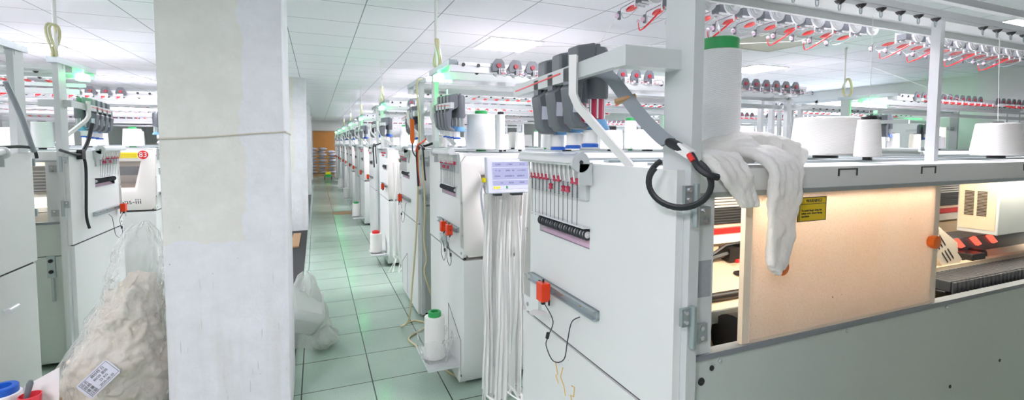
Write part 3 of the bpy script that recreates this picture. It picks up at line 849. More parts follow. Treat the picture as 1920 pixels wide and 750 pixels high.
def i_head(b):
    b.prism([(1.06, 1.42), (1.165, 1.40), (1.155, 1.5), (1.07, 1.66), (.99, 1.68), (.985, 1.45)], 1, .2, .30)
    b.mat(2); b.box(1.62, 2.3, .22, .32, 1.0, 1.08)
    b.mat(1); b.box(1.66, 1.76, .15, .22, .985, 1.03); b.cyl((1.8, .17, 1.01), (1.8, .22, 1.01), .025, 14)
ih = P1('carriage_head', 'ihead', ['warmw', 'black', 'grey'], i_head, bevel=.003)
def i_plate(b):
    b.prism([(1.125, 1.33), (1.155, 1.425), (1.02, 1.585), (1.005, 1.57), (.975, 1.48)], 1, .152, .168)
    b.mat(1)
    for f0, f1 in ((.14, .42), (.54, .82)):
        for w in (.3, .5, .7):
            ax, az = 1.33+.095*w, 1.125+.03*w; dx, dz = .155, -.143
            p = [(ax+dx*f0, az+dz*f0), (ax+dx*f1, az+dz*f1)]
            b.prism([(p[0][1]+.003, p[0][0]), (p[1][1]+.003, p[1][0]), (p[1][1]-.003, p[1][0]), (p[0][1]-.003, p[0][0])], 1, .1505, .153)
P1('slotted_plate', 'iplate', ['warmw', 'black'], i_plate, None, ih)
def i_red(b):
    for k in range(3):
        x = 1.66+.13*k; b.prism([(1.075, x), (1.082, x+.03), (1.045, x+.085), (1.04, x+.055)], 1, .21, .2195)
P1('red_light', 'iredl', ['redlamp'], i_red, None, ih)
def i_chain(b):
    for k in range(34):
        x = 1.27+.028*k; b.box(x, x+.02, .045, .14, .955+.0*k, .992)
        b.box(x+.004, x+.024, .036, .044, .95, .99)
    b.mat(1); b.box(1.25, 2.3, .05, .135, .95, .958)
P1('cable_chain', 'ichain', ['dgrey', 'black'], i_chain, bevel=.002)
P1('bed_strip', 'istrip', ['peachb'], lambda b: b.box(1.22, 2.4, .145, .17, .985, 1.005))
P1('strip_lamp', 'ilamp', ['warm'], lambda b: b.box(.1, L-.1, .06, .085, 1.372, 1.382))
# yellow scribble on the lower panel
def scrib(b):
    for q in ([(.585, .70), (.565, .66), (.58, .65), (.56, .63)], [(.53, .70), (.545, .66), (.52, .64), (.51, .61)], [(.47, .665), (.45, .67), (.455, .635), (.475, .63), (.46, .60)]):
        b.tube([(-.0004, y, z) for y, z in spline([(p[0], p[1], 0) for p in q], 4) and [(p[0], p[1]) for p in q]], .0022, 4)
P1('crayon_mark', 'scrib', ['mark'], scrib)

# ---- details of the second machine
def mon(b): b.prism([(1.205, .0), (1.205, .03), (1.395, -.02), (1.395, -.055)], 0, 0, .25)
MO = (.055, 1.085)
mo = P2('control_screen', 'mon', ['label'], lambda b: b.prism([(MO[1]-.005, 1.205), (MO[1]+.035, 1.205), (MO[1]+.01, 1.40), (MO[1]-.03, 1.40)], 0, MO[0], MO[0]+.26), bevel=.006)
def mfr(u, v, d=0):   # u along, v up on the screen face (machine local, sy=-1)
    z = 1.205+.195*v; y = MO[1]+.035-.025*v+d
    return (MO[0]+.26*u, -y, z)
def scr(b):
    def pan(u0, u1, v0, v1, d):
        b.add([mfr(u0, v0, d), mfr(u1, v0, d), mfr(u1, v1, d), mfr(u0, v1, d)], [(0, 1, 2, 3)])
    pan(.10, .93, .12, .86, .0012)
    b.mat(1)
    for v0, v1 in ((.72, .85), (.38, .70), (.22, .36)): pan(.115, .915, v0, v1, .0018)
    b.mat(2)
    for k in range(3): pan(.13+.05*k, .17+.05*k, .13, .2, .0018)
    b.mat(3); pan(.40, .44, .13, .2, .0018)
obj('display', ['scr', 'scr2', 'byellow', 'green'], scr, mo)
ux = Vector(mfr(1, .5))-Vector(mfr(0, .5)); uy = Vector(mfr(.5, 1))-Vector(mfr(.5, 0))
for u, v, s_ in ((.25, .79, 'E:3001'), (.5, .79, 'C:3001'), (.78, .79, '4:1.30'), (.24, .62, 'P.  IN'), (.5, .62, '0000   00'), (.76, .62, '1:11100 0'), (.22, .47, 'MAIN'), (.48, .47, '0000000 0'), (.74, .47, '00000 0'), (.3, .29, '1.0'), (.52, .29, '00:00'), (.76, .29, '00:00')):
    text('display_text', s_, .0125, 'inkp', frame(mfr(u, v, .002), ux, uy), mo)
P2('screen_arm', 'marm', ['dgrey'], lambda b: (b.box(.15, .19, .86, 1.085, 1.30, 1.34), b.box(.1, .14, 1.07, 1.11, 1.192, 1.206), b.box(.2, .26, 1.07, 1.11, 1.192, 1.206)), None, mo) 
P2('stop_button', 'mbut', ['byellow'], lambda b: b.box(.035, .054, 1.075, 1.10, 1.265, 1.29), None, mo, bevel=.004)
P2('screen_cable', 'mcab', ['label'], lambda b: b.tube(spline([(.05, 1.07, 1.27), (.04, 1.05, 1.2), (.09, .97, 1.02), (.12, .905, .95)], 6), .006, 8), None, mo)
P2('air_vent', 'rings', ['paint2'], lambda b: [b.tube([(-.004-.010*k, .47, .87), (-.014-.010*k, .47, .87)], .075-.016*k, 28) for k in range(4)])
# name lettering on the front covers
for Pm, rt, s in ((PL3, RL3, 1),):
    mw = frame((-.175, -(frontb(.89)+.0008), .895), (1, 0, 0), (0, -.18, 1))
    text('cover_lettering', 'ns-III', .07, 'ink', mw, rt)
text('cover_lettering', 'ns-III', .07, 'ink', frame((.33, -(frontb(.89)+.0008), .90), (1, 0, 0), (0, -.18, 1)), R2)
PL3('number_disc', 'nd', ['red'], lambda b: b.cyl((.095, frontb(1.345)-.002, 1.348), (.095, frontb(1.345)+.002, 1.348), .042, 28))
text('number_lettering', '83', .068, 'white', frame((-.095, -(frontb(1.348)+.0026), 1.347), (1, 0, 0), (0, 0, 1)), RL3, ext=.0008)
PL3('yellow_notice', 'yn', ['byellow'], lambda b: b.box(.14, .30, frontb(1.345)-.003, frontb(1.345)+.0015, 1.318, 1.37))
PL3('notice_line', 'ynl', ['gold'], lambda b: [b.box(.15, .29, frontb(1.345)+.0016, frontb(1.345)+.002, z, z+.003) for z in (1.352, 1.34, 1.328)])
PL1('air_valve', 'valve', ['alu', 'white'], lambda b: (b.tube([(0, .33, .62), (-.03, .33, .62), (-.03, .33, .62)], .008, 10), b.tube([(-.03, .36, .62), (-.03, .345, .62), (-.03, .27, .625)], [.013, .016, .009], 12)))
# back of the second left machine: opening with bellows, latch
def l2in(b):
    b.box(.06, L-.05, .45, .46, .80, 1.39); b.box(.06, L-.05, .03, .45, .80, .81)
    b.mat(1).box(.12, L-.06, .40, .455, 1.12, 1.30)
    for k in range(4): b.mat(0).box(.1, L-.06, .30-.04*k, .34-.04*k, 1.0, 1.09-.03*k)
    b.mat(2)
    for k in range(7): b.box(.12, L-.06, .397, .40, 1.13+.022*k, 1.137+.022*k)
PL2('inner_bed', 'l2in', ['white', 'dgrey', 'grey'], l2in)
PL2('strip_lamp', 'l2lamp', ['warm'], lambda b: b.box(.1, L-.1, .06, .085, 1.372, 1.382))
PL2('panel_seam', 'l2seam', ['slot'], lambda b: (b.box(.06, .3, -.002, .002, .735, .739), b.box(.05, .054, -.012, .0, .1, .6)))
PL2('latch', 'latch', ['steel', 'black'], lambda b: (b.box(.09, .13, -.012, 0, .60, .74), b.mat(1), b.cyl((.11, -.02, .71), (.11, -.008, .71), .012, 10), b.cyl((.11, -.02, .64), (.11, -.008, .64), .012, 10), b.mat(0), b.cyl((.105, -.012, .45), (.105, -.012, .6), .008, 8), b.cyl((.105, -.012, .45), (.105, 0, .45), .008, 8)))

# ------------------------------------------------------------------ cables, hoses and loose lines
tag(obj('ribbon_cable', ['ribbon'], lambda b: b.ribbon(spline([(.70, 1.14, 1.658), (.735, 1.09, 1.658), (.742, 1.01, 1.59), (.75, .955, 1.536), (.757, .90, 1.492), (.762, .872, 1.474)], 6), (.011, -.010, .009), .003)), 'grey flat cable running from the near feeder bar down to the post', 'cable')
o = tag(obj('cable_tag', ['tan'], lambda b: b.box(-.034, .022, -.007, .004, -.007, .007), bevel=.002), 'tan paper tag taped around the grey flat cable', 'tag')
o.matrix_world = frame((.744, 1.008, 1.588), (.88, -.37, .28), (.15, .75, .62))
t_ = thing('cable_loop', 'black cable bundle looped beside the near machine post with white plug', 'cable', (.76, .82, 1.385))
def ring_pts(cx_, cy_, cz, rx, rz, a0, a1, n=26):
    d = Vector((.55, -.83, 0)); out = []
    for k in range(n):
        a = a0+(a1-a0)*k/(n-1); p = d*(rx*math.cos(a)); out.append((cx_+p.x, cy_+p.y, cz+rz*math.sin(a)))
    return out
obj('cable', ['wire'], lambda b: (b.tube(ring_pts(-.012, .0, -.0, .069, .058, 2.2, 7.2), .0065, 8), b.tube(ring_pts(-.015, -.004, -.002, .066, .052, 2.5, 7.0), .005, 8)), t_)
obj('plug', ['white'], lambda b: b.box(-.009, .009, -.022, .022, -.011, .011), t_, (.004, .0, .07), bevel=.002, rot=(.42, 0, 0), label='white connector plug')
obj('tail', ['wire', 'red'], lambda b: (b.tube(spline([(.0, .058, .093), (.004, .045, .087), (.004, .018, .078), (.004, .0, .07), (.004, -.02, .061), (.0, -.045, .035), (.01, -.065, .02), (.03, -.07, .015)], 3), [.006, .009, .011, .012, .012, .012, .012, .011, .010, .009]+[.008]*12, 8), b.mat(1), b.tube([(-.006, -.022, .063), (-.006, -.035, .049)], .006, 6)), t_)

def air_pipe(x, y, lab, coil=True):
    t_ = thing('air_pipe', lab, 'pipe', (x, y, 2.003))
    part('pipe', 'airp', ['hose2' if False else 'white'], lambda b: b.cyl((0, 0, 0), (0, 0, .537), .011, 10), t_)
    if coil:
        def co(b):
            for k in range(5):
                r1 = random.Random(k); ox, oy = r1.uniform(-.01, .01), r1.uniform(-.01, .01)
                b.tube([(ox+.0+.012*math.sin(q*2), -.035+oy+.045*math.cos(q), .1+.10*math.sin(q)) for q in [2*PI*i/18 for i in range(19)]], .0055, 6)
        part('hose_coil', 'coil', ['hose2'], co, t_)
air_pipe(.80, 3.32, 'white air pipe with a yellow hose coil above the machine with the lit screen')
for i in range(4):
    air_pipe(.80, 6.33+3.01*i, f'white air pipe with hose coil, {ordw(i)} beyond the lit screen machine')
air_pipe(-1.50, 3.86, 'white air pipe with yellow hose bundle in the left row')
air_pipe(5.44, 3.42, 'white air pipe with hose coil above the far machine across the passage')
tag(obj('air_hose', ['hose'], lambda b: b.tube(spline([(.80, 3.8, 1.99), (.74, 3.72, 1.93), (.735, 3.62, 1.6), (.72, 3.6, 1.2), (.70, 3.58, .8), (.66, 3.55, .4), (.64, 3.6, .1), (.60, 3.72, .008), (.72, 3.8, .008), (.80, 3.66, .008), (.62, 3.48, .008), (.64, 3.3, .008), (.71, 2.98, .006), (.82, 2.7, .006)], 8), .007, 8)), 'thin yellow air hose hanging in the machine gap and looping on the tiles', 'hose')
tag(obj('air_hose', ['hose'], lambda b: b.tube(spline([(.74, 3.5, 1.42), (.73, 3.47, 1.25), (.742, 3.46, 1.0), (.74, 3.5, .75), (.75, 3.46, .6), (.73, 3.44, .5), (.79, 3.43, .3)], 8), .006, 8)), 'short yellow air hose curving against the second machine back edge', 'hose')
def bundle(x, y, z, lab, red=True):
    t_ = thing('cable_bundle', lab, 'cable', (x, y, z))
    obj('black_cable', ['wire'], lambda b: (b.tube(spline([(.03, -.06, .07), (-.02, -.02, .05), (-.05, .05, .05), (-.05, .12, .0), (-.045, .13, -.12), (-.04, .12, -.26)], 6), .009, 8), b.tube(spline([(-.05, -.12, .03), (-.05, -.0, .055), (-.045, .08, .03)], 5), .012, 8), b.tube(spline([(-.04, -.04, .05), (-.045, -.09, .0), (-.04, -.10, -.12), (-.035, -.11, -.2)], 6), .006, 8)), t_)
    if red: obj('red_wire', ['orange_red'], lambda b: (b.tube(spline([(-.06, .1, .01), (-.065, .0, .06), (-.06, -.12, .075), (-.05, -.2, .1)], 5), .006, 8), b.tube(spline([(-.06, .02, .05), (-.06, .05, -.06), (-.055, .03, -.17), (-.05, .0, -.25)], 6), .003, 6)), t_)
bundle(.76, 3.47, 1.40, 'black and red cables tangled at the back corner of the screen machine')
bundle(.76, 6.45, 1.40, 'black cable loop at the back corner of the fourth machine', False)
t_ = thing('cable_bundle', 'black cable hanging down the second left machine beside its post', 'cable', (-1.47, 3.95, 1.35))
obj('black_cable', ['wire'], lambda b: (b.tube(spline([(.015, -.22, .07), (.02, -.05, .04), (.02, .06, .03), (.02, .1, -.05), (.02, .09, -.2), (.018, .08, -.38), (.02, .11, -.47)], 6), .009, 8), b.tube(spline([(.02, .05, .04), (.03, .12, .12), (.05, .15, .25)], 5), .012, 8)), t_)
obj('plug', ['black'], lambda b: b.box(-.0, .03, -.03, .03, -.03, .035), t_, (.002, .05, .035), bevel=.004)
t_ = thing('cable_bundle', 'grey and black cables bent over the leftmost machine top', 'cable', (-1.47, 3.3, 1.41))
obj('grey_cable', ['ribbon', 'wire'], lambda b: (b.tube(spline([(.04, -.14, .36), (.05, -.05, .2), (.05, .02, .07), (.03, .1, .01)], 6), .012, 8), b.mat(1), b.tube(spline([(.02, -.2, .03), (.03, -.02, .035), (.03, .1, .02), (.03, .13, -.03)], 6), .008, 8)), t_)

# orange hand tool hanging in the gap
t_ = thing('hand_tool', 'orange handled electric hand tool hanging beside the third machine', 'tool', (.72, 3.82, 1.60))
obj('handle', ['orange'], lambda b: b.tube([(0, .0, -.13), (0, 0, -.10), (0, .005, 0), (0, .01, .05), (0, .012, .065)], [.012, .019, .018, .02, .012], 12), t_)
obj('tip', ['steel', 'wire'], lambda b: (b.cyl((0, .012, .06), (0, .014, .14), .006, 8), b.mat(1), b.tube(spline([(0, 0, -.13), (.0, -.02, -.2), (.03, -.03, -.25)], 5), .005, 6)), t_)

# ------------------------------------------------------------------ yarn cones
def cone(x, y, z, rb, rt, h, lab, mat='yarn', cap=None, caph=.03, capr=None, group=None, tilt=None):
    t_ = thing('yarn_cone', lab, 'yarn cone', (x, y, z), group)
    e = rb*.06
    key = ('cone', round(rb, 3), round(rt, 3), round(h, 3), mat)
    part('yarn', key, [mat], lambda b: b.lathe([(rb*.75, .012), (rb-e, .012), (rb, .012+e), (rt, h-e*.6), (rt-e, h), (rt*.4, h)], 40), t_)
    cr = capr or rt*.45
    part('core_tube', key+(cap, caph, round(cr, 3)), [cap or 'black'], lambda b: b.lathe([(rb*.35, 0), (rb*.35, .013), (cr*.8, .02), (cr*.8, h-.002), (cr, h), (cr, h+caph-.004), (cr-.004, h+caph), (cr*.6, h+caph), (cr*.6, h-.002)], 28), t_)
    if tilt: t_.rotation_euler = tilt
    return t_
ST = 1.419
cone(1.14, 1.09, 1.4185, .066, .0625, .335, 'tall white yarn package with a green collar behind the near post', 'yarng', 'green', .036, .056)
cone(1.82, 1.205, ST, .122, .108, .155, 'wide white yarn cone behind the nearest shelf edge', cap='black', caph=.004, capr=.03)
cone(1.70, .985, 1.4185, .039, .0315, .135, 'slim white yarn cone with a dark tip beside the wide cone', cap='black', caph=.014, capr=.022)
cone(2.52, .985, 1.4185, .08, .065, .14, 'white yarn cone at the right edge on the nearest shelf', cap='black', caph=.006, capr=.02)
cone(1.02, 2.98, 1.4185, .098, .093, .245, 'large glossy yarn package with a green collar above the lit screen', 'yarng', 'green', .025, .042)
cone(1.075, 2.76, 1.4185, .030, .027, .235, 'slim glossy yarn cone with a dark tip behind the lit screen', 'yarng', 'black', .016, .02)
cone(1.16, 2.9, 1.4185, .026, .022, .115, 'small white yarn cone left of two behind the lit screen', cap='black', caph=.006, capr=.01)
cone(1.27, 2.9, 1.4185, .034, .027, .125, 'small white yarn cone right of two behind the lit screen', cap='black', caph=.006, capr=.01)
cone(1.66, 2.95, 1.4185, .094, .088, .16, 'white yarn cone below the near feeder bank', cap='black', caph=.004, capr=.02)
cone(2.06, 2.98, 1.4185, .085, .08, .155, 'left of two wide white cones behind the grey flat cable')
cone(2.30, 2.86, 1.4185, .112, .106, .16, 'right of two wide white cones behind the grey flat cable')
cone(2.6, 2.9, 1.4185, .07, .064, .13, 'white yarn cone just left of the near post on the second shelf')
cone(1.05, 3.12, 1.4185, .05, .046, .12, 'plain white cone behind the green-collared package on the second shelf')
cone(2.36, 3.15, 1.4185, .05, .046, .24, 'white yarn package with a bright green collar beyond the wide cones', 'yarng', 'green', .025, .04)
# on the machine across the passage
for x, y, rb, rt, h, mt, lab in ((5.56, 2.98, .052, .048, .17, 'yarn', 'white cone, leftmost on the shelf across the passage'),
    (5.78, 2.9, .05, .046, .165, 'yarncream', 'cream cone, second from left on the shelf across the passage'),
    (5.98, 2.86, .046, .043, .165, 'yarn', 'white cone, third from left on the shelf across the passage'),
    (6.22, 2.9, .055, .052, .14, 'yarngrey', 'grey yarn cone on the shelf across the passage'),
    (6.42, 3.02, .085, .08, .25, 'yarncream', 'tall cream cone behind the thin rack post across the passage'),
    (6.98, 2.86, .068, .058, .15, 'yarn', 'white cone right of the thin rack post across the passage'),
    (7.4, 2.98, .085, .078, .22, 'yarncream', 'large pale cone, rightmost on the shelf across the passage')):
    cone(x, y, 1.4185, rb, rt, h, lab, mt, 'black', .008, .018)
# cones along the tops of the other machines
for r_, (y, n) in enumerate([(4.15, 7), (5.95, 8), (7.2, 7), (8.95, 7), (10.2, 5), (12.0, 5), (15.0, 4)]):
    for k in range(n):
        rb = rnd.choice((.05, .075, .1, .035)); h = rnd.choice((.13, .16, .2)); 
        gr = rnd.random() < .25
        cone(1.05+k*.36+rnd.uniform(-.05, .05), y+rnd.uniform(-.06, .06), 1.4185, rb, rb*.88, h+(.06 if gr else 0), f'white yarn cone, {ordw(k)} from the aisle on the {ordw(r_+2)} right machine shelf', 'yarng' if gr else 'yarn', 'green' if gr else 'black', .02 if gr else .006, rb*.45 if gr else .012)
for r_, (y, n, nm) in enumerate([(4.25, 4, 'second left'), (5.95, 4, 'number 83'), (7.25, 4, 'fourth left')]):
    for k in range(n):
        rb = rnd.choice((.06, .085, .1)); gr = k == 0 and r_ == 1
        cone(-1.75-k*.34, y+rnd.uniform(-.05, .05), 1.4185, rb, rb*.9, .19, f'white yarn cone, {ordw(k)} from the aisle on the {nm} machine shelf', 'yarng', 'green' if gr else 'black', .02 if gr else .005, rb*.45)
cone(-1.86, 3.2, 1.4185, .085, .08, .25, 'tall white package with green collar on the leftmost machine', 'yarng', 'green', .025, .05)
# cones standing on the little trays by the aisle
cone(.655, 2.80, .135, .064, .062, .27, 'white yarn cone with green rings in a bag on the near tray', 'yarn', 'green', .03, .04)
def trayring(b): b.lathe([(.058, 0), (.062, .004), (.062, .022), (.055, .024)], 28)
o_ = bpy.data.objects['yarn_cone']
for y, cp, lab in ((5.85, 'red', 'white yarn cone with a red collar on an aisle tray'), (8.9, 'green', 'small white yarn cone with a green collar on an aisle tray'), (11.95, 'white', 'white yarn cone far along the aisle on a tray, nearer of two'), (14.95, 'white', 'white yarn cone farthest along the aisle on a tray')):
    cone(.65, y, .135, .07, .068, .24, lab, 'yarn', cp, .03, .045)
t_ = thing('yarn_bag', 'clear plastic bag folded down around the cone on the near tray', 'bag', (.655, 2.80, .135))
def bag(b):
    def fn(u, v):
        a = 2*PI*u; r = .074+.035*v+.008*math.sin(a*5+v*3)+.004*math.sin(a*11); return (r*math.cos(a)*1.05, r*math.sin(a)*1.2, .004+.15*v+.012*math.sin(a*3)*v)
    b.grid(48, 10, fn, True)
obj('bag_film', ['film'], bag, t_)

# white waste strips hanging from the machines
def strips(x0, x1, y, ztop, zbot, n, seed, lab):
    r1 = random.Random(seed)
    def fn(b):
        for k in range(n):
            x = r1.uniform(x0, x1); xb = x+r1.uniform(-.035, .02); yy = y+r1.uniform(-.035, .035); zb = zbot+abs(r1.gauss(0, .05)) if r1.random() > .15 else r1.uniform(.25, .5)
            pts = []; w0 = r1.uniform(.004, .010); zt = ztop+r1.uniform(-.01, .0)
            for q in range(9):
                t = q/8; pts.append((x+(xb-x)*t+.006*math.sin(t*9+k), yy+.008*math.sin(t*7+k*2), zt+(zb-zt)*t))
            if zb < .2 and r1.random() < .5:
                pts.append((xb+.03, yy-.02, max(.005, zb-.03))); pts.append((xb+r1.uniform(-.08, .1), yy-.05, .004))
            a = r1.uniform(-.6, .6)
            b.ribbon(pts, (w0*math.cos(a), w0*math.sin(a), 0), .0006)
    o = tag(obj('yarn_strips', ['strip'], fn), lab, 'yarn strips'); o['kind'] = 'stuff'
strips(.85, 1.12, 2.405, 1.20, .01, 64, 3, 'white waste strips hanging to the floor below the lit screen')
strips(.80, .92, 5.40, 1.25, .15, 26, 5, 'white waste strips hanging at the fourth right machine')

# yarn lines in the air
def yl(pts, lab, r=.0012, mat='white'): tag(obj('yarn_line', [mat], lambda b: b.tube(pts, r, 5)), lab, 'yarn')
yl([(1.70, .985, 1.56), (1.72, 1.0, 1.9)], 'white yarn rising straight from the slim cone to the rack')
yl([(2.52, .985, 1.56), (2.53, 1.0, 1.9)], 'white yarn rising from the cone at the right edge to the rack')
yl(spline([(1.14, 1.09, 1.79), (1.14, 1.09, 1.82), (1.17, 1.12, 1.825), (1.24, 1.2, 1.89)], 4), 'loose white yarn looping up from the green-collared tall package', .0018)
yl([(1.85, 1.34, 1.895), (1.35, 1.42, 1.85), (.6, 1.5, 1.80)], 'white yarn stretched across behind the near post', .0014)
yl([(.93, 1.34, 1.885), (.80, 1.4, 1.65), (.72, 1.42, 1.45)], 'white yarn slanting down from the rack left of the near post', .001)
yl([(2.6, 1.5, 1.86), (3.1, 1.35, 1.70)], 'white yarn slanting down at the right edge under the rack', .0014)
yl([(4.9, 2.6, 1.80), (3.6, 2.75, 1.62), (2.9, 2.9, 1.5)], 'pair of pale yarns slanting above the second machine shelf', .0014)

# ------------------------------------------------------------------ cloth, sacks and things on the floor
def lump(name, mats, balls, voxel, lab, cat, disp=.012, dsize=.06, smooth=6, kind=None):
    """Soft folded mass: overlapping tubes fused into one skin and wrinkled."""
    b = MB()
    for pts, r in balls: b.tube(spline(pts, 5), r if not isinstance(r, (list, tuple)) else [r[0]+(r[1]-r[0])*k/(5*(len(pts)-1)) for k in range(5*(len(pts)-1)+1)], 12)
    me = b.mesh(name, mats); o = bpy.data.objects.new(name, me); COL.objects.link(o)
    m_ = o.modifiers.new('fuse', 'REMESH'); m_.mode = 'VOXEL'; m_.voxel_size = voxel; m_.use_smooth_shade = True
    m_ = o.modifiers.new('smooth', 'SMOOTH'); m_.iterations = smooth; m_.factor = .5
    tx = bpy.data.textures.new(name+' folds', 'CLOUDS'); tx.noise_scale = dsize; tx.noise_depth = 3
    m_ = o.modifiers.new('folds', 'DISPLACE'); m_.texture = tx; m_.strength = disp; m_.mid_level = .5; m_.texture_coords = 'LOCAL'
    if kind: o['kind'] = kind
    return tag(o, lab, cat)
# gauze over the corner of the nearest shelf
bl = []
bl += [([(.87, .93, 1.435), (1.0, .95, 1.45), (1.10, .93, 1.455)], (.022, .04)), ([(.98, 1.0, 1.44), (1.13, 1.0, 1.47), (1.22, .95, 1.44)], (.035, .04))]
bl += [([(1.08, 1.0, 1.45), (1.22, 1.0, 1.462), (1.36, .97, 1.432)], (.045, .03)), ([(1.1, .96, 1.47), (1.2, .97, 1.475), (1.3, .95, 1.45)], (.03, .03))]
for k in range(4):     # left tongue
    x = .85+.03*k; xe = .935+.019*k
    bl.append(([(x, .93, 1.44), (x+.01, .86, 1.437), (x*.7+xe*.3, .825, 1.405), (x*.4+xe*.6, .822, 1.375), (xe, .822, 1.33+.012*abs(k-1)-.012*k)], (.018, .0095)))
for k in range(5):     # right tongue
    x = 1.045+.022*k
    bl.append(([(x, .95, 1.45), (x+.004, .87, 1.445), (x+.008, .822, 1.40), (x+.0-.003*k, .818, 1.30), (x+.006-.008*k, .82, 1.2), (x+.002-.012*k, .818, 1.165-.012*(k % 3))], (.016, .010)))
lump('gauze_cloth', ['cloth'], bl, .005, 'crumpled white gauze draped over the near shelf corner by the window', 'cloth', .016, .042, 3)

# the big clear sack of knitted scraps
def sack_shape(u, v, grow=0, top=1.0):
    a = 2*PI*u
    z = v*top
    # leaning axis and section radii along the height
    K = [(0, -.93, 2.98, .27, .25), (.15, -.925, 2.98, .30, .27), (.35, -.90, 2.97, .27, .25), (.55, -.86, 2.96, .21, .20), (.7, -.83, 2.95, .165, .16), (.78, -.82, 2.95, .155, .15), (.9, -.805, 2.95, .14, .11), (1.0, -.79, 2.95, .115, .06), (1.04, -.785, 2.95, .085, .03), (1.06, -.78, 2.95, .06, .015)]
    for i in range(len(K)-1):
        if z <= K[i+1][0] or i == len(K)-2:
            t = max(0, min(1, (z-K[i][0])/(K[i+1][0]-K[i][0]))); t = t*t*(3-2*t)
            c = [K[i][j]+(K[i+1][j]-K[i][j])*t for j in range(5)]; break
    n_ = 1+.035*math.sin(3*a+z*9)+.03*math.sin(5*a-z*13)+.02*math.sin(9*a+z*21)
    return (c[1]-.055+((c[3]-.05)*n_+grow)*math.cos(a), c[2]+(c[4]*n_+grow)*math.sin(a), z)
def scraps(b):
    n, m_ = 56, 36
    def fn(u, v):
        p = sack_shape(u, v, -.012, .80)
        if v > .82:
            k = math.sqrt(max(0, 1-((v-.82)/.18)**2))*.9+.1; c = (-.855-.02*0, 2.95); p = (c[0]+(p[0]-c[0])*k, c[1]+(p[1]-c[1])*k, p[2])
        return p
    b.grid(n, m_, fn, True)
    b.add([fn(i/n, 1) for i in range(n)], [tuple(range(n))]); b.add([sack_shape(i/n, 0, -.012, .8) for i in range(n)], [tuple(range(n-1, -1, -1))])
o = obj('fabric_scraps', ['scrap'], scraps)
ms = o.modifiers.new('sub', 'SUBSURF'); ms.levels = ms.render_levels = 2
for nm, ty, sc_, st in (('scrap heaps', 'VORONOI', .085, -.05), ('scrap folds', 'STUCCI', .034, .03)):
    tx = bpy.data.textures.new(nm, ty); tx.noise_scale = sc_
    if ty == 'STUCCI': tx.turbulence = 9
    md = o.modifiers.new('folds', 'DISPLACE'); md.texture = tx; md.strength = st; md.mid_level = .35 if ty == 'VORONOI' else .5; md.texture_coords = 'LOCAL'
o['kind'] = 'stuff'; tag(o, 'cream knitted fabric scraps filling the clear sack by the pillar', 'fabric')
t_ = thing('plastic_sack', 'big clear plastic sack leaning by the pillar with a paper label', 'sack')
def sackfilm(b):
    b.grid(72, 56, lambda u, v: sack_shape(u, v, .012+.005*math.sin(2*PI*u*7+v*9)+.003*math.sin(2*PI*u*15-v*23), 1.06), True)
obj('sack_film', ['film'], sackfilm, t_)
lab_o = Vector((-.95, 2.685, .375))
fm = frame(lab_o, (.62, -.03, .50), (-.78, .12, .62))
def paper(b): b.prism([(-.075, -.045), (.065, -.045), (.075, -.035), (.075, .035), (.065, .045), (-.075, .045), (-.08, .03), (-.08, -.03)], 2, -.0015, .0015)
lb = obj('paper_label', ['label'], paper, t_, label='white printed paper label'); lb.matrix_local = fm
def lines(b):
    for s in (-1, 1): b.box(-.07, .068, s*.038, s*.0365, .0015, .0022); b.box(s*.0695, s*.068, -.038, .038, .0015, .0022)
obj('label_border', ['ink'], lines, lb)
for k, (a_, c_) in enumerate((('品名', '棉纱线 白'), ('规格', '80/20 混纺'), ('重量', '25 KG'), ('日期', '2020-08-20'))):
    text('label_text', a_, .017, 'ink', frame((-.05, .026-.018*k, .0018), (1, 0, 0), (0, 1, 0)), lb)
    text('label_text', c_, .015, 'ink', frame((.015, .026-.018*k, .0018), (1, 0, 0), (0, 1, 0)), lb)

# white tray sheet and film bag behind the pillar
t_ = thing('waste_bag', 'white plastic bag with a milky tub slumped on the floor behind the pillar', 'bag', (-.06, 3.55, 0))
obj('milky_tub', ['tub'], lambda b: b.prism([(-.13, -.15), (.13, -.15), (.15, .16), (-.15, .16)], 2, -.10, .10), t_, (-.06, .06, .27), bevel=.045, rot=(.55, .42, .35))
def wbag(b):
    def fn(u, v):
        a = 2*PI*u; r = (.15*(1-v)**.5+.02)*(1+.18*math.sin(a*4+v*6)+.1*math.sin(a*9-v*8)); return (-.06+r*math.cos(a)+.03*v, .16+r*math.sin(a)*1.1, .01+.5*v+.02*math.sin(a*3+v*5))
    b.grid(56, 22, fn, True)
obj('bag_film', ['film2'], wbag, t_)
def wbag2(b):
    def fn(u, v):
        a = 2*PI*u; r = (.075*math.sin(PI*min(.98, v*.9+.1))+.012)*(1+.2*math.sin(a*5+v*9)); return (.08+r*math.cos(a)+.03*v, -.02+r*math.sin(a), .16*v+.008)
    b.grid(40, 14, fn, True)
obj('bag_corner', ['film2'], wbag2, t_)

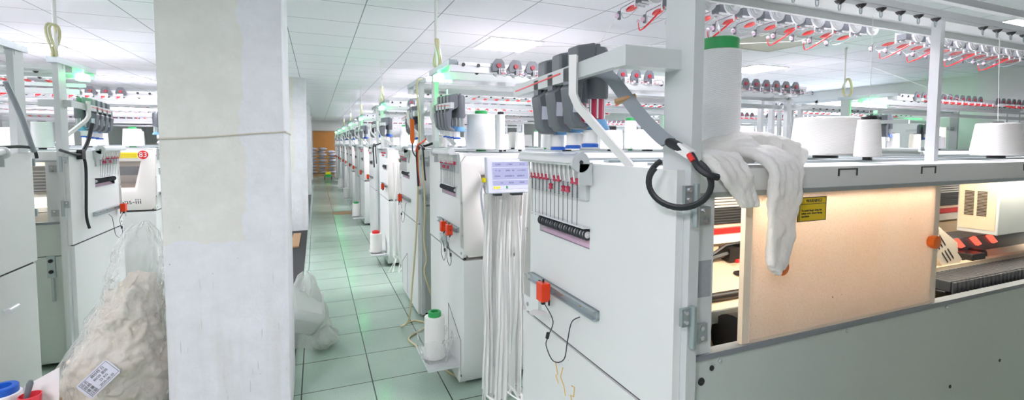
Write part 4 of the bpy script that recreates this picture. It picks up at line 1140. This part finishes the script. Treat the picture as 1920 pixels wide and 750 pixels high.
# foreground bits, bottom left
tag(obj('carton', ['tan'], lambda b: (b.box(-.15, .15, -.14, .14, 0, .006), b.box(-.15, -.144, -.14, .14, .006, .34), b.box(.144, .15, -.14, .14, .006, .34), b.box(-.144, .144, -.14, -.134, .006, .34), b.box(-.144, .144, .134, .14, .006, .34), b.box(-.15, .15, -.14, .14, .34, .346)), loc=(-1.205, 2.47, 0)), 'brown carton on the floor at the bottom left corner', 'box')
cone(-1.195, 2.495, .347, .062, .058, .105, 'white yarn package with a blue collar at the bottom left corner', 'yarng', 'blue', .03, .05)
tag(obj('cup', ['cup'], lambda b: b.lathe([(.0, 0), (.028, 0), (.036, .10), (.033, .10), (.026, .004), (.0, .004)], 28, caps=False), loc=(-1.09, 2.45, .347)), 'coral red cup at the bottom left beside a blue-collared package', 'cup')
tag(obj('brush_handle', ['grey'], lambda b: b.tube([(-.018, 0, .0), (.0, .0, .09), (.012, 0, .14), (.015, 0, .153)], [.005, .009, .011, .006], 10), loc=(-1.10, 2.45, .353)), 'dark tool handle standing in the coral red cup', 'tool')
tag(obj('paper_sheet', ['white'], lambda b: b.prism([(0, -.06), (0, .075), (.155, .075), (.085, -.06)], 1, -.0015, .0015), loc=(-1.115, 2.545, .347), rot=(-.12, 0, 0)), 'white card leaning behind the coral red cup', 'card')

# far end: stacked sacks and a green box
def sackm(b):
    def fn(u, v):
        a = 2*PI*u; e = math.sin(PI*min(max(v, .001), .999))**.35
        return (.185*(2*v-1), .13*e*math.cos(a), .062+.062*e*math.sin(a)*(1+.06*math.sin(v*20)))
    b.grid(14, 12, fn, True)
M['film2b'] = plain('wrapped white bundle', (206, 208, 222), .35, 0, .45, 16)
i = 0
for row in range(9):
    for c_ in range(3 if row < 8 else 2):
        o = part('fabric_bundle', 'bundle', ['film2b'], sackm, None, (-.14+.40*c_-(.06 if row % 2 else 0), 22.6+.03*(row % 2), .13*row+.1), rot=(0, 0, .1*((i*7) % 5-2)))
        tag(o, 'white wrapped bundle in the tall stack at the far end of the aisle', 'bundle', 'wrapped bundles at the aisle end'); i += 1
def pallet(b):
    for k in range(5): b.box(-.5, .75, -.25+.11*k, -.16+.11*k, .08, .1)
    for x in (-.5, .08, .65): b.box(x, x+.09, -.25, .28, 0, .08)
tag(obj('pallet', ['tan'], pallet, loc=(-.02, 22.6, 0)), 'wooden pallet under the stack of bundles at the far end', 'pallet')
tag(obj('hand_cart', ['green', 'black', 'byellow'], lambda b: (b.box(-.12, .12, -.2, .2, .08, .2), b.mat(2), b.box(-.1, .1, -.15, .15, .2, .28), b.mat(1), [b.cyl((s*.12, q*.14, .05), (s*.15, q*.14, .05), .05, 12) for s in (-1, 1) for q in (-1, 1)]), loc=(.42, 20.5, 0)), 'small green and yellow floor cart far down the aisle', 'cart')
tag(obj('floor_mat', ['tan'], lambda b: b.lathe([(.25, 0), (.24, .006), (.05, .008)], 24, (0, 0, 0)), loc=(.52, 10.4, 0.001)), 'brown mat lying on the tiles beside a tray cone', 'mat')

# ------------------------------------------------------------------ light and camera
wd = bpy.data.worlds.new('daylight'); SC.world = wd; wd.use_nodes = True
bg = wd.node_tree.nodes['Background']; bg.inputs[0].default_value = (.80, .88, 1.0, 1); bg.inputs[1].default_value = 1.6

cd = bpy.data.cameras.new('camera'); cam = bpy.data.objects.new('camera', cd); COL.objects.link(cam)
f_px, cx, cy = 876.83, 960., 320.
cd.sensor_fit = 'HORIZONTAL'; cd.sensor_width = 36; cd.lens = f_px/1920*36
cd.shift_x = -(cx-960)/1920; cd.shift_y = (cy-375)/1920
R = Matrix(((.92269179, -.38552122, .00364058), (-.01888422, -.05462426, -.99832839), (.38507564, .92108066, -.05768162)))
# rows: camera right, down, forward in world axes
mw = Matrix((R[0], -R[1], -R[2])).transposed().to_4x4(); mw.translation = (0, 0, 1.47)
cam.matrix_world = mw; cd.clip_start = .02
SC.camera = cam
SC.view_settings.view_transform = 'Standard'; SC.view_settings.look = 'None'
SC.view_settings.gamma = 1; SC.view_settings.use_curve_mapping = False
SC.view_settings.exposure = 2.22
